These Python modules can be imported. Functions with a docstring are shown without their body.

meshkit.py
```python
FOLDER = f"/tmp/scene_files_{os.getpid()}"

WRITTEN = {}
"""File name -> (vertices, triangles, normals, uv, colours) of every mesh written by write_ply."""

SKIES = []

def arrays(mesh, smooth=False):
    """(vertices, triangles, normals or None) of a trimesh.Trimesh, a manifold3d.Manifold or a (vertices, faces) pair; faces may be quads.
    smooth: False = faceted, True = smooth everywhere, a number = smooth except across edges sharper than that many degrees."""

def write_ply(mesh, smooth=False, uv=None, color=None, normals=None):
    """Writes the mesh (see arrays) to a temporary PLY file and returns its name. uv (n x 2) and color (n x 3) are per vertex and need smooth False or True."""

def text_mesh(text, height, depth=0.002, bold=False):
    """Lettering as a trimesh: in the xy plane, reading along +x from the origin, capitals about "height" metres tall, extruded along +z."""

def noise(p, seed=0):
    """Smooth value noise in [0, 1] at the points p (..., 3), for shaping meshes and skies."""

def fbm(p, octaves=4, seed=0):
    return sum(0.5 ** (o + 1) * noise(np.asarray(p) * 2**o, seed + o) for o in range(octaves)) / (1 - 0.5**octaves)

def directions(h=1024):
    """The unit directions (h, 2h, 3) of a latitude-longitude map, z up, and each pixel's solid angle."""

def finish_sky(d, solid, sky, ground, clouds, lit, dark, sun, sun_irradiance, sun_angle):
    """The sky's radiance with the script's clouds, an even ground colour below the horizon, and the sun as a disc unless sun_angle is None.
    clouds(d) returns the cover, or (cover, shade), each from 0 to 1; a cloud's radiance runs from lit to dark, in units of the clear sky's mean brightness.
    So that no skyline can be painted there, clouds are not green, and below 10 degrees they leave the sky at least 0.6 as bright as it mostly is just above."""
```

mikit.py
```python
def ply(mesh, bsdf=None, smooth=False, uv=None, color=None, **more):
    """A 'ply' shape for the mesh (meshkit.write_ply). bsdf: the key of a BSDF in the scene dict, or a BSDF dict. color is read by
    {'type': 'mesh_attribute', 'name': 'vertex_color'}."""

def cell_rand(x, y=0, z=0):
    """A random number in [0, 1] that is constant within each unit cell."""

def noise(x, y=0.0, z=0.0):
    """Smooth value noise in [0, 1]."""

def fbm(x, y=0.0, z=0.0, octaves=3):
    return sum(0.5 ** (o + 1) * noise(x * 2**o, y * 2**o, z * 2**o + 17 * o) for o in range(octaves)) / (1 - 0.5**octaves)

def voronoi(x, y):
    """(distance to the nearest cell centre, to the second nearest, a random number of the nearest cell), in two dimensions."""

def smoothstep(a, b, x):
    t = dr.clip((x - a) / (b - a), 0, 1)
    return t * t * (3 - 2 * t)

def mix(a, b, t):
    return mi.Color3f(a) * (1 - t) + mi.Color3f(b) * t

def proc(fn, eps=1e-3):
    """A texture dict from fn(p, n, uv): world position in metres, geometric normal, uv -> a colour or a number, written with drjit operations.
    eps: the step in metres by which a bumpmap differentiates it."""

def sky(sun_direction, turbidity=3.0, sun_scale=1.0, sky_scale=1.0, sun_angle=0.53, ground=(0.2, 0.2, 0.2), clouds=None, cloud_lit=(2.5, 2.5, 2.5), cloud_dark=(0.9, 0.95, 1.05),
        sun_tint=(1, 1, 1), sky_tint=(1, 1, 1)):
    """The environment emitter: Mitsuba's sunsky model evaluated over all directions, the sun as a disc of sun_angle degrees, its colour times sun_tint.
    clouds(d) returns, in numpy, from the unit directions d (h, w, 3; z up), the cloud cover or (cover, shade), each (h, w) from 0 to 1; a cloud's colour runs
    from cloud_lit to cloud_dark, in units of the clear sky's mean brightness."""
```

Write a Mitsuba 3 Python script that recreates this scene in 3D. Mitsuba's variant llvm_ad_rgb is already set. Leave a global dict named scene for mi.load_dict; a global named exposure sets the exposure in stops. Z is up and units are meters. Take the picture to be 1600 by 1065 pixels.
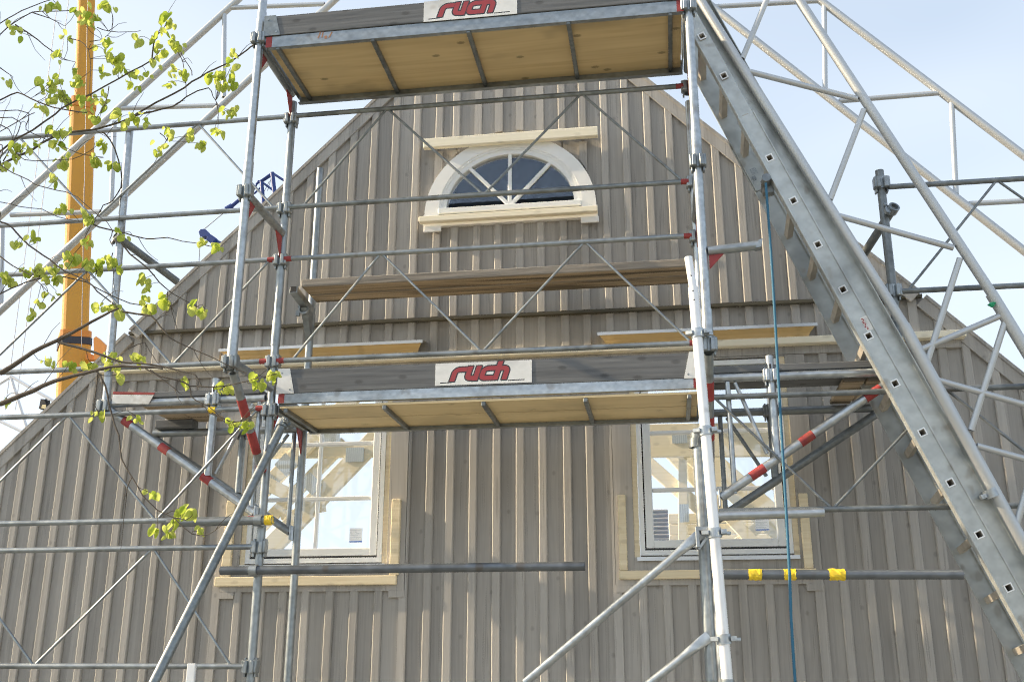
import math, random
import numpy as np, trimesh, shapely
import shapely.geometry as sg, shapely.affinity as sa, shapely.ops as so
import drjit as dr
import mitsuba as mi, mikit, meshkit
T = mi.ScalarTransform4f
rng = random.Random(7)
scene, labels = {}, {}

# ------------------------------------------------------------------ camera, sky, exposure
EYE = np.array([0.0, 0.0, 2.6])
scene['camera'] = {'type': 'perspective', 'fov': 53.02, 'fov_axis': 'x', 'near_clip': 0.05, 'far_clip': 3000.0,
                   'to_world': T().look_at(origin=EYE.tolist(), target=(EYE + [-0.14110938, 0.94251113, 0.30292064]).tolist(), up=[0.0434363, -0.29979337, 0.95301481])}
SUN = (-0.88, -0.092, 0.45)
def haze_cloud(d):
    """Thin high cloud, thicker low down and towards the sun's side, with faint streaks."""
    n = meshkit.fbm(d * [1.6, 1.6, 5.0] + 3.1, 4, 3); low = np.clip(1 - d[..., 2] / 0.75, 0, 1)
    return np.clip(0.46 + 0.26 * low + 0.06 * (-d[..., 0]) + 0.5 * (n - 0.5), 0.05, 0.97), np.full(d.shape[:2], 0.35)
scene['sky'] = mikit.sky(SUN, turbidity=4.0, sun_scale=0.95, sun_tint=(0.96, 1.0, 1.05), sun_angle=0.7, clouds=haze_cloud, cloud_lit=(1.85, 1.95, 2.05), cloud_dark=(1.45, 1.56, 1.68), ground=(0.20, 0.20, 0.16))
exposure = 2.92

# ------------------------------------------------------------------ materials
P_, N_ = mikit.proc, mikit.noise
def bs(name, base, rough=0.6, bump=None, scale=0.001, **kw):
    b = {'type': 'principled', 'base_color': base if isinstance(base, dict) else {'type': 'rgb', 'value': list(base)}, 'roughness': rough, **kw}
    if bump is not None: b = {'type': 'bumpmap', 'nested': b, 'tex': P_(bump, eps=0.0008), 'scale': scale}
    scene[name] = {'type': 'twosided', 'bsdf': b}
def grainz(p):      # long streaks that run up a vertical board
    return mikit.fbm(p.x * 90 + 3 * N_(p.x * 6, p.y * 6, p.z * 1.4), p.y * 90, p.z * 2.2, 3)
def knots(p, sx, sz):
    c0 = dr.floor(p.x / sx); r = mikit.cell_rand(c0, 3, 7)
    zz = p.z / sz + r * 9; c1 = dr.floor(zz)
    kx = (c0 + 0.3 + 0.4 * mikit.cell_rand(c0, c1, 1)) * sx; kz = (c1 + 0.2 + 0.6 * mikit.cell_rand(c0, c1, 2) - r * 9) * sz
    dd = dr.sqrt(dr.square(p.x - kx) + dr.square((p.z - kz) * 0.75))
    return 1 - mikit.smoothstep(0.004, 0.016, dd)
def stained(t0, t1):
    def f(p, n, uv):
        idv = mikit.cell_rand(dr.floor((p.x + 4.19) / 0.0735), 5, 1)
        g = grainz(p); w = mikit.fbm(p.x * 2.1, p.y, p.z * 1.3, 3)
        t = dr.clip(0.65 * (g - 0.5) + 0.45 * (w - 0.5) + 0.42 * (idv - 0.5) + 0.5, 0, 1)
        c = mikit.mix(t0, t1, t)
        return c * (1 - 0.22 * knots(p, 0.1469, 0.9)) * (1 - 0.30 * mikit.smoothstep(0.62, 0.80, g))
    return f
bs('stained_wood', P_(stained((0.226, 0.214, 0.199), (0.428, 0.408, 0.378))), 0.75, lambda p, n, uv: grainz(p), 0.0007)
bs('stained_batten', P_(stained((0.262, 0.248, 0.229), (0.462, 0.442, 0.412))), 0.72, lambda p, n, uv: grainz(p), 0.0004)
def fresh(c0, c1):
    def f(p, n, uv):
        g = mikit.fbm(p.x * 3 + 2 * N_(p.x * 1.5, p.y * 4, p.z * 9), p.y * 60, p.z * 75, 3)
        k = 1 - mikit.smoothstep(0.05, 0.16, mikit.voronoi(p.x * 4.5, p.z * 9 + p.y * 7)[0])
        return mikit.mix(c0, c1, g) * (1 - 0.16 * k)
    return f
bs('fresh_timber', P_(fresh((0.64, 0.53, 0.34), (0.80, 0.71, 0.52))), 0.65)
bs('hood_timber', P_(fresh((0.62, 0.44, 0.20), (0.74, 0.57, 0.31))), 0.6)
bs('pale_timber', P_(fresh((0.76, 0.70, 0.53), (0.85, 0.80, 0.66))), 0.65)
def ply_f(p, n, uv):
    a = p.x + 0.25 * N_(p.x * 1.3, p.y * 3)
    g = mikit.fbm(a * 2.0, p.y * 42 + 6 * N_(a * 0.9, p.y * 2.5), 2, 3)
    k = 1 - mikit.smoothstep(0.025, 0.06, mikit.voronoi(p.x * 1.9 + 4, p.y * 3.3)[0])
    return mikit.mix((0.49, 0.37, 0.19), (0.63, 0.50, 0.285), g) * (1 - 0.5 * k) * (1 - 0.30 * mikit.smoothstep(0.55, 0.8, mikit.fbm(p.x * 2.3, p.y * 4.0, 5, 4)))
bs('plywood', P_(ply_f), 0.6)
bs('plywood_pale', P_(lambda p, n, uv: ply_f(p, n, uv) * 0.62 + mi.Color3f(0.29, 0.24, 0.145)), 0.6)
def old_f(p, n, uv):
    g = mikit.fbm(p.x * 3.5, p.y * 55, p.z * 60, 3); k = 1 - mikit.smoothstep(0.05, 0.14, mikit.voronoi(p.x * 4 + 2, p.z * 8 + p.y * 6)[0])
    return mikit.mix((0.065, 0.07, 0.078), (0.185, 0.193, 0.203), g) * (1 - 0.35 * k)
bs('old_grey_wood', P_(old_f), 0.85, lambda p, n, uv: mikit.fbm(p.x * 4, p.y * 60, p.z * 60, 2), 0.002)
def plank_f(p, n, uv):
    g = mikit.fbm(p.x * 3.0 + N_(p.x, p.y * 9), p.y * 60, p.z * 60, 3); s = mikit.smoothstep(0.45, 0.75, mikit.fbm(p.x * 1.6, p.y * 22, 1, 3))
    return mikit.mix(mikit.mix((0.19, 0.145, 0.10), (0.47, 0.385, 0.28), g) * (1 - 0.68 * s), mikit.mix((0.14, 0.13, 0.12), (0.31, 0.295, 0.275), g), dr.select(n.y < -0.6, mi.Float(0.85), mi.Float(0.0)))
bs('plank_wood', P_(plank_f), 0.8, lambda p, n, uv: mikit.fbm(p.x * 3, p.y * 60, p.z * 60, 2), 0.0035)
def galv(c0, c1, f):
    def g(p, n, uv):
        a = mikit.fbm(p.x * f, p.y * f, p.z * f, 3); b = mikit.smoothstep(0.55, 0.75, mikit.fbm(p.x * 6 + 5, p.y * 6, p.z * 3.5, 3))
        rust = 0.55 * mikit.smoothstep(0.66, 0.80, mikit.fbm(p.x * 13, p.y * 13, p.z * 9 + 2, 3))
        return mikit.mix(mikit.mix(c0, c1, a) * (1 - 0.28 * b), mi.Color3f(0.5 * c0[0] + 0.07, 0.5 * c0[1] + 0.035, 0.5 * c0[2]), rust)
    return g
def rough_f(lo, hi, f): return P_(lambda p, n, uv: lo + (hi - lo) * mikit.fbm(p.x * f, p.y * f, p.z * f, 2))
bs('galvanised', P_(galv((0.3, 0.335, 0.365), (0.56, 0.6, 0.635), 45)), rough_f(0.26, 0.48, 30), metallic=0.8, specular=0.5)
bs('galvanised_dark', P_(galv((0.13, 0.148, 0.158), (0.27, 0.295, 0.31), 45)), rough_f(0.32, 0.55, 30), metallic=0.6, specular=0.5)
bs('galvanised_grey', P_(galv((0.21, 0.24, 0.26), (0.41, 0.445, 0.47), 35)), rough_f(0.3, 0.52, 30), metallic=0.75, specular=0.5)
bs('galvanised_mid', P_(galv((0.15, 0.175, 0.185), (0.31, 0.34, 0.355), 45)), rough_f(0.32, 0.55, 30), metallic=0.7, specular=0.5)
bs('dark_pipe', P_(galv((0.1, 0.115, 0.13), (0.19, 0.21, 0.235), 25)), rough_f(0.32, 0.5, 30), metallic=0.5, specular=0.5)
bs('aluminium', P_(lambda p, n, uv: mikit.mix((0.47, 0.495, 0.515), (0.57, 0.595, 0.615), mikit.fbm(p.x * 2.5, p.y * 2.5, p.z * 2.5, 2))), 0.46, metallic=0.65, specular=0.5)
bs('white_aluminium', P_(galv((0.76, 0.77, 0.79), (0.86, 0.87, 0.88), 12)), 0.4, metallic=0.35, specular=0.5)
bs('profile_metal', P_(galv((0.37, 0.395, 0.395), (0.56, 0.59, 0.59), 22)), rough_f(0.32, 0.55, 30), metallic=0.55, specular=0.5)
bs('rung_metal', P_(galv((0.34, 0.31, 0.27), (0.52, 0.48, 0.42), 20)), 0.5, metallic=0.3)
bs('rust_stamp', (0.34, 0.17, 0.11), 0.7)
bs('red_paint', P_(galv((0.22, 0.028, 0.03), (0.36, 0.055, 0.055), 40)), 0.6)
bs('yellow_tape', (0.78, 0.56, 0.03), 0.4)
bs('white_paint', P_(lambda p, n, uv: mikit.mix((0.74, 0.75, 0.74), (0.83, 0.83, 0.82), mikit.fbm(p.x * 20, p.y * 20, p.z * 5, 3))), 0.5)
bs('window_white', (0.74, 0.755, 0.75), 0.35, clearcoat=0.3)
bs('sign_white', P_(galv((0.62, 0.63, 0.62), (0.80, 0.80, 0.79), 30)), 0.55)
bs('print_black', (0.03, 0.03, 0.04), 0.5); bs('print_red', (0.33, 0.04, 0.05), 0.5); bs('print_blue', (0.08, 0.18, 0.55), 0.5)
bs('print_grey', (0.45, 0.5, 0.55), 0.5)
bs('black_rubber', (0.025, 0.025, 0.027), 0.6); bs('navy_reflection_felt', (0.014, 0.016, 0.034), 0.9)  # navy in the felt stands in for blue sky reflected in the arched pane
bs('flashing', (0.62, 0.64, 0.66), 0.35, metallic=0.6)
bs('olive_shade_flashing', (0.065, 0.06, 0.042), 0.7)
bs('crane_yellow', P_(lambda p, n, uv: mikit.mix((0.52, 0.235, 0.012), (0.62, 0.295, 0.016), mikit.fbm(p.x * 3, p.y * 3, p.z * 0.6, 3))), 0.4, clearcoat=0.4)
bs('crane_orange', (0.60, 0.22, 0.03), 0.5); bs('crane_blue', (0.018, 0.045, 0.20), 0.4); bs('pale_steel', (0.70, 0.71, 0.74), 0.5)
bs('steel_wire', (0.30, 0.31, 0.33), 0.5); bs('rope_blue', (0.03, 0.13, 0.22), 0.7); bs('green_tape', (0.01, 0.30, 0.14), 0.5)
bs('lamp_glass', (0.8, 0.65, 0.35), 0.3)
bs('bark', P_(lambda p, n, uv: mikit.mix((0.045, 0.035, 0.03), (0.15, 0.125, 0.095), mikit.fbm(p.x * 60, p.y * 60, p.z * 60, 3))), 0.85)
bs('plate_metal', P_(lambda p, n, uv: mikit.mix((0.52, 0.58, 0.62), (0.70, 0.75, 0.78), 0.5 + 0.5 * dr.sin(p.x * 400))), 0.35, metallic=0.6)
bs('grey_cladding', (0.40, 0.39, 0.41), 0.6); bs('osb_board', (0.66, 0.60, 0.48), 0.7)
bs('soil', P_(lambda p, n, uv: mikit.mix((0.15, 0.15, 0.125), (0.27, 0.265, 0.24), mikit.fbm(p.x * 1.5, p.y * 1.5, 1, 4))), 0.95)
scene['sticker_paper'] = {'type': 'principledthin', 'base_color': {'type': 'rgb', 'value': [0.88, 0.9, 0.92]}, 'roughness': 0.6, 'diff_trans': 1.1, 'eta': 1.3}
scene['pane_glass'] = {'type': 'thindielectric', 'int_ior': 1.72, 'specular_reflectance': {'type': 'rgb', 'value': [0.72, 0.84, 1.0]}}
for i, (c, t) in enumerate((((0.47, 0.56, 0.10), 1.1), ((0.58, 0.64, 0.17), 1.2), ((0.37, 0.48, 0.07), 1.0))):
    scene['leaf_%d' % i] = {'type': 'principledthin', 'base_color': {'type': 'rgb', 'value': list(c)}, 'roughness': 0.45, 'diff_trans': t, 'spec_trans': 0.0, 'eta': 1.4}

# ------------------------------------------------------------------ entries and meshes
def numbered(key):
    if key not in scene and key not in labels: return key
    i = 1
    while '%s_%03d' % (key, i) in scene or '%s_%03d' % (key, i) in labels: i += 1
    return '%s_%03d' % (key, i)
def thing(name, label, cat, group=None):
    k = numbered(name); labels[k] = {'label': label, 'category': cat}
    if group: labels[k]['group'] = group
    return k
def obj(name, mesh, m, parent=None, smooth=False, label=None, kind=None):
    if isinstance(mesh, (list, tuple)) and mesh and isinstance(mesh[0], trimesh.Trimesh): mesh = trimesh.util.concatenate(mesh)
    k = numbered((parent + '__' if parent else '') + name)
    scene[k] = mikit.ply(mesh, m, smooth)
    if label or kind:
        labels[k] = {}
        if label: labels[k]['label'] = label
        if kind: labels[k]['kind'] = kind
    return k
A3 = lambda *v: np.array(v, float)
def unit(v): v = np.asarray(v, float); return v / np.linalg.norm(v)
def frame(d):
    d = unit(d); a = A3(0, 0, 1) if abs(d[2]) < 0.9 else A3(0, 1, 0)
    x = unit(np.cross(a, d)); return x, np.cross(d, x), d
def tube(a, b, r, r2=None, n=18, wall=0.004, hollow=True):
    """A pipe from a to b; open ended when hollow."""
    a, b = np.asarray(a, float), np.asarray(b, float); x, y, d = frame(b - a); r2 = r if r2 is None else r2
    t = np.arange(n) * 2 * np.pi / n; c = np.cos(t)[:, None] * x + np.sin(t)[:, None] * y
    depth = min(0.08, np.linalg.norm(b - a) * 0.4)
    L = np.linalg.norm(b - a); m = max(1, int(L / 0.22)); out = [(a + (b - a) * s, r + (r2 - r) * s) for s in np.linspace(0, 1, m + 1)]
    if hollow: rings = [(a + d * depth, r - wall), (a, r - wall)] + out + [(b, r2 - wall), (b - d * depth, r2 - wall)]
    else: rings = out
    v = np.vstack([p + c * q for p, q in rings] + [[rings[0][0]], [rings[-1][0]]]); f = []
    i = np.arange(n); j = (i + 1) % n
    for k in range(len(rings) - 1):
        f += [np.stack([k * n + i, k * n + j, (k + 1) * n + j], 1), np.stack([k * n + i, (k + 1) * n + j, (k + 1) * n + i], 1)]
    e0, e1 = len(v) - 2, len(v) - 1; k = (len(rings) - 1) * n
    f += [np.stack([i * 0 + e0, j, i], 1), np.stack([i * 0 + e1, k + i, k + j], 1)]
    return trimesh.Trimesh(v, np.vstack(f), process=False)
def path_tube(pts, rad, n=8):
    pts = np.asarray(pts, float); rad = np.broadcast_to(rad, len(pts)); t = np.gradient(pts, axis=0)
    x, y, _ = frame(t[0]); v, f = [], []
    for k in range(len(pts)):
        d = unit(t[k]); x = unit(x - d * (x @ d)); y = np.cross(d, x)
        a = np.arange(n) * 2 * np.pi / n; v.append(pts[k] + rad[k] * (np.cos(a)[:, None] * x + np.sin(a)[:, None] * y))
    i = np.arange(n); j = (i + 1) % n
    for k in range(len(pts) - 1):
        f += [np.stack([k * n + i, k * n + j, (k + 1) * n + j], 1), np.stack([k * n + i, (k + 1) * n + j, (k + 1) * n + i], 1)]
    v = np.vstack(v + [pts[:1], pts[-1:]]); m = len(v); k = (len(pts) - 1) * n
    f += [np.stack([i * 0 + m - 2, j, i], 1), np.stack([i * 0 + m - 1, k + i, k + j], 1)]
    return trimesh.Trimesh(v, np.vstack(f), process=False)
def smooth_path(pts, step=0.04, wig=0.0):
    p = np.asarray(pts, float); p = np.vstack([2 * p[0] - p[1], p, 2 * p[-1] - p[-2]]); out = []
    for k in range(1, len(p) - 2):
        m = max(2, int(np.linalg.norm(p[k + 1] - p[k]) / step))
        for s in np.arange(m) / m:
            a, b, c, d = p[k - 1:k + 3]
            out.append(0.5 * (2 * b + (c - a) * s + (2 * a - 5 * b + 4 * c - d) * s * s + (3 * b - a - 3 * c + d) * s ** 3))
    out.append(p[-2]); out = np.array(out)
    if wig: out[1:-1] += np.array([[rng.uniform(-wig, wig) for _ in range(3)] for _ in range(len(out) - 2)])
    return out
def box(x0, x1, y0, y1, z0, z1):
    return trimesh.creation.box(bounds=[[min(x0, x1), min(y0, y1), min(z0, z1)], [max(x0, x1), max(y0, y1), max(z0, z1)]])
def cbox(x0, x1, y0, y1, z0, z1, c=0.004):
    """Box with chamfered edges."""
    lo, hi = A3(min(x0, x1), min(y0, y1), min(z0, z1)), A3(max(x0, x1), max(y0, y1), max(z0, z1)); c = min(c, 0.3 * (hi - lo).min()); pts = []
    for sx in (0, 1):
        for sy in (0, 1):
            for sz in (0, 1):
                k = np.where([sx, sy, sz], hi, lo); s = np.where([sx, sy, sz], -1, 1) * c
                for ax in range(3):
                    o = s.copy(); o[ax] = 0; pts.append(k + o)
    return trimesh.convex.convex_hull(np.array(pts))
def obox(a, b, w, h, up=(0, 0, 1), c=0.0):
    """Bar of section w (across) by h (along up) from a to b."""
    a, b = np.asarray(a, float), np.asarray(b, float); d = unit(b - a); u = unit(np.asarray(up, float) - d * np.dot(up, d)); s = np.cross(d, u)
    L = np.linalg.norm(b - a); m = cbox(0, L, -w / 2, w / 2, -h / 2, h / 2, c) if c else box(0, L, -w / 2, w / 2, -h / 2, h / 2)
    M = np.eye(4); M[:3, 0], M[:3, 1], M[:3, 2], M[:3, 3] = d, s, u, a
    return m.apply_transform(M)
def slab(poly, y0, y1):
    """A polygon of the x-z plane as a solid between y0 and y1."""
    ms = []
    for g in (poly.geoms if hasattr(poly, 'geoms') else [poly]):
        if g.geom_type != 'Polygon' or g.area < 1e-5: continue
        m = trimesh.creation.extrude_polygon(sg.polygon.orient(g.simplify(1e-5)), abs(y1 - y0)); v = m.vertices
        ms.append(trimesh.Trimesh(np.stack([v[:, 0], max(y0, y1) - v[:, 2], v[:, 1]], 1), m.faces, process=False))
    return trimesh.util.concatenate(ms) if ms else None
def plate(pts, th, nrm):
    """Flat sheet through pts (in order) with thickness th along nrm."""
    pts = np.asarray(pts, float); nrm = unit(nrm); return trimesh.convex.convex_hull(np.vstack([pts - nrm * th / 2, pts + nrm * th / 2]))

# ------------------------------------------------------------------ setting
g = np.array([[x, y] for x in np.linspace(-60, 60, 61) for y in np.linspace(-60, 60, 61)])
gm = trimesh.creation.box(bounds=[[-1500, -1500, -0.5], [1500, 1500, 0]])
obj('ground', gm, 'soil'); labels['ground'] = {'label': 'patchy grass and soil of the building site in front of the house', 'kind': 'structure'}

# ------------------------------------------------------------------ the gable
Y0, Y1, Y2, XL, XR, YU, YL = 4.968, 5.554, 6.125, -2.255, 0.245, 6.345, 6.385
house = thing('house', 'grey brown board and batten timber gable with white arched window and two large windows', 'house')
def line(a, b): return np.array(a), np.array(b)
UL = line((-2.165, 6.277), (-3.445, 5.007)); UR = line((0.077, 6.399), (1.486, 4.961))
LLn = line((-3.725, 4.767), (-4.520, 3.966)); LRn = line((1.684, 4.787), (2.179, 4.267))
def at_x(l, x): return l[0][1] + (l[1][1] - l[0][1]) * (x - l[0][0]) / (l[1][0] - l[0][0])
def at_z(l, z): return l[0][0] + (l[1][0] - l[0][0]) * (z - l[0][1]) / (l[1][1] - l[0][1])
xa = (lambda s0, s1: (UR[0][1] - UL[0][1] + s0 * UL[0][0] - s1 * UR[0][0]) / (s0 - s1))((UL[1][1] - UL[0][1]) / (UL[1][0] - UL[0][0]), (UR[1][1] - UR[0][1]) / (UR[1][0] - UR[0][0]))
za = at_x(UL, xa)
ZB = 0.5 * (4.830 + 4.820)                 # the belt between the two claddings
ZE = 2.0                                                      # eaves, below the picture
upper = sg.Polygon([(at_z(UL, ZB), ZB), (xa, za), (at_z(UR, ZB), ZB)])
lower_top = ZB + 0.03
lower = sg.Polygon([(at_z(LLn, ZE), 0.05), (at_z(LLn, ZE), ZE), (at_z(LLn, lower_top), lower_top), (at_z(LRn, lower_top), lower_top), (at_z(LRn, ZE), ZE), (at_z(LRn, ZE), 0.05)])
kx = np.interp(np.arange(-14, 62), [-14, 0, 10, 12, 14, 18, 19, 20, 21, 22, 23, 24, 25, 26, 28, 29, 31, 32, 37, 38, 39, 40, 41, 61],
               [-6.25, -4.191, -2.72, -2.426, -2.124, -1.5, -1.373, -1.221, -1.074, -.924, -.78, -.626, -.482, -.333, -.036, .108, .405, .554, 1.265, 1.408, 1.548, 1.69, 1.831, 4.77])
KL, KU = kx * (YL / 6.35), kx * (YU / 6.35)
BW, BT = 0.052, 0.021                                          # batten width and thickness

# windows: outer frame rectangles on the lower wall
WL = (-2.682, -1.781, 3.230, 4.456)
WR = (-0.164, 0.742, 3.248, 4.456)
def rect(w, d=0.0): return sg.box(w[0] - d, w[2] - d, w[1] + d, w[3] + d)
# arched window, on the upper wall
ax0, az0 = -1.553, 5.556
ax1, az1 = -0.373, 5.554
ACX, ACZ, AR = (ax0 + ax1) / 2, (az0 + az1) / 2, (ax1 - ax0) / 2
def half_disc(r, dz=0.0, q=1.0): return sa.translate(sa.scale(sg.Point(0, 0).buffer(r, 48), 1, q, origin=(0, 0)), ACX, ACZ + dz).intersection(sg.box(ACX - r, ACZ + dz, ACX + r, ACZ + dz + 2 * r))
RG = 0.5 * (-0.517 - -1.398)                   # glass radius
ZG = 5.600 - ACZ
QG = (5.987 - 5.600) / RG         # the glass is a little flatter or taller than a half circle
hole_arch = sa.scale(half_disc(RG, ZG, QG), (RG + .045) / RG, (RG * QG + .045) / (RG * QG), origin=(ACX, ACZ + ZG)).union(sg.box(ACX - RG, ACZ + ZG - .04, ACX + RG, ACZ + ZG))

core = house + '__wall'
obj('wall', slab(lower.buffer(-0.03).difference(rect(WL, .01)).difference(rect(WR, .01)), YL + .022, YL + .14), 'osb_board', house)
labels[core] = {'label': 'lower gable wall clad with wide boards and narrow battens'}
obj('wall', slab(upper.buffer(-0.03).difference(hole_arch.buffer(.12)), YU + .022, YU + .14), 'osb_board', house)
core_u = house + '__wall_001'
labels[core_u] = {'label': 'upper gable wall standing proud above the belt, clad with boards and battens'}

# horizontal trim heights
ZLt, ZLb = 4.572, 4.527          # ledge
HL = (-2.928, -1.541, 4.642); HR = (-0.373, 0.969, 4.639)
SL = (-2.859, -1.672, 3.146, 3.089)
SR = (-0.296, 0.857, 3.157, 3.106)
CWl, CWr = 0.135, 0.135
def casing_rect(w, s): return sg.box(w[0] - 0.02 - CWl, s[3] - 0.03, w[1] + 0.02 + CWr, ZLb)
casL, casR = casing_rect(WL, SL), casing_rect(WR, SR)
wood, batt = 'stained_wood', 'stained_batten'
def batten_mesh(p, y0, y1, c=.0055):
    """A batten with eased long edges where its outline is a plain quadrilateral, else square."""
    q = np.array(p.simplify(1e-4).exterior.coords)[:-1]
    if len(q) != 4 or len(p.interiors): return slab(p, y0, y1)
    x0, x1 = q[:, 0].min(), q[:, 0].max(); k = (q[:, 0] - x0) / (x1 - x0)
    if x1 - x0 < .03: return slab(p, y0, y1)
    lft, rgt = np.sort(q[k < .5][:, 1]), np.sort(q[k >= .5][:, 1])
    if len(lft) != 2: return slab(p, y0, y1)
    f = c / (x1 - x0); v = []
    for i in (0, 1):
        a, b = lft[i], rgt[i]; e = .002 if i else -.002
        v += [(x0, y1, a), (x1, y1, b), (x0, y0 + c, a), (x1, y0 + c, b), (x0 + c, y0, a + (b - a) * f - e), (x1 - c, y0, b - (b - a) * f - e)]
    return trimesh.convex.convex_hull(np.array(v))
def clad(region, holes_board, holes_batten, y, root, z0, kx):
    for k in range(len(kx) - 1):
        c0, c1 = kx[k] + BW / 2, kx[k + 1] + BW / 2
        gap = rng.uniform(0.004, 0.009)
        b = sg.box(c0 + gap, z0, c1 - gap, 20).intersection(region).difference(holes_board)
        m = slab(b, y + rng.uniform(-.0015, .0015), y + .02)
        if m is not None: obj('board', m, wood, root)
        x0 = kx[k] + rng.uniform(-.003, .003); w = BW + rng.uniform(-.002, .002)
        t = sg.box(x0, z0, x0 + w, 20).intersection(region).difference(holes_batten)
        parts = [p for p in (t.geoms if hasattr(t, 'geoms') else [t]) if p.area > 1e-3]
        for p in parts: obj('batten', batten_mesh(p, y - BT + rng.uniform(-.001, .002), y - .0025), batt, root)
low_b = lower.buffer(-0.012, join_style=2)
gap_b = so.unary_union([sg.box(HL[0] - .0, ZLt - .02, HL[1], HL[2] + .035), sg.box(HR[0], ZLt - .02, HR[1], HR[2] + .035)])
RW = 0.072                                                     # rake board width
def rake_strip(l, z0, z1, w=RW, side=1):
    a, b = A3(at_z(l, z1), z1), A3(at_z(l, z0), z0); d = unit(b - a); n = np.array([-d[1], d[0]]) * side
    return sg.Polygon([a, b, b + n * w, a + n * w])
zcut = ZB - 0.012
rk_ll, rk_lr = rake_strip(LLn, ZE, zcut, RW, 1), rake_strip(LRn, ZE, zcut, RW, -1)
rk_ul, rk_ur = rake_strip(UL, ZB - .0, za, RW, 1), rake_strip(UR, ZB - .0, za, RW, -1)
rk_ul = rk_ul.intersection(sg.box(-20, 0, xa, 30)); rk_ur = rk_ur.intersection(sg.box(xa, 0, 20, 30))
for s in (rk_ll, rk_lr): assert s.intersection(lower).area > .01
for s in (rk_ul, rk_ur): assert s.intersection(upper).area > .01
lowb = lower.intersection(sg.box(-20, 0, 20, ZB - .014))
clad(lower.intersection(sg.box(-20, 0, 20, lower_top)), so.unary_union([rect(WL, .0), rect(WR, .0)]), so.unary_union([sg.box(-20, ZB - .014, 20, 30), casL, casR, gap_b, rk_ll, rk_lr, sg.box(at_x and -3.873, ZLb, 1.885, ZLt + .0)]), YL, core, 0.06, KL)
ZHb, ZHt = 6.051, 6.121
head = sg.box(-1.566, ZHb, -0.348, ZHt)
arch_low = sg.box(-1.560, 5.472, -0.366, ACZ)
clad(upper, hole_arch, so.unary_union([half_disc(AR, 0, 1.06), arch_low, head, rk_ul, rk_ur]), YU, core_u, ZB, KU)
for s, y, r in ((rk_ll, YL, core), (rk_lr, YL, core), (rk_ul, YU, core_u), (rk_ur, YU, core_u)):
    obj('rake_board', slab(s, y - BT - .004, y - .003), batt, r)
    x0, z0, x1, z1 = s.bounds
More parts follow.
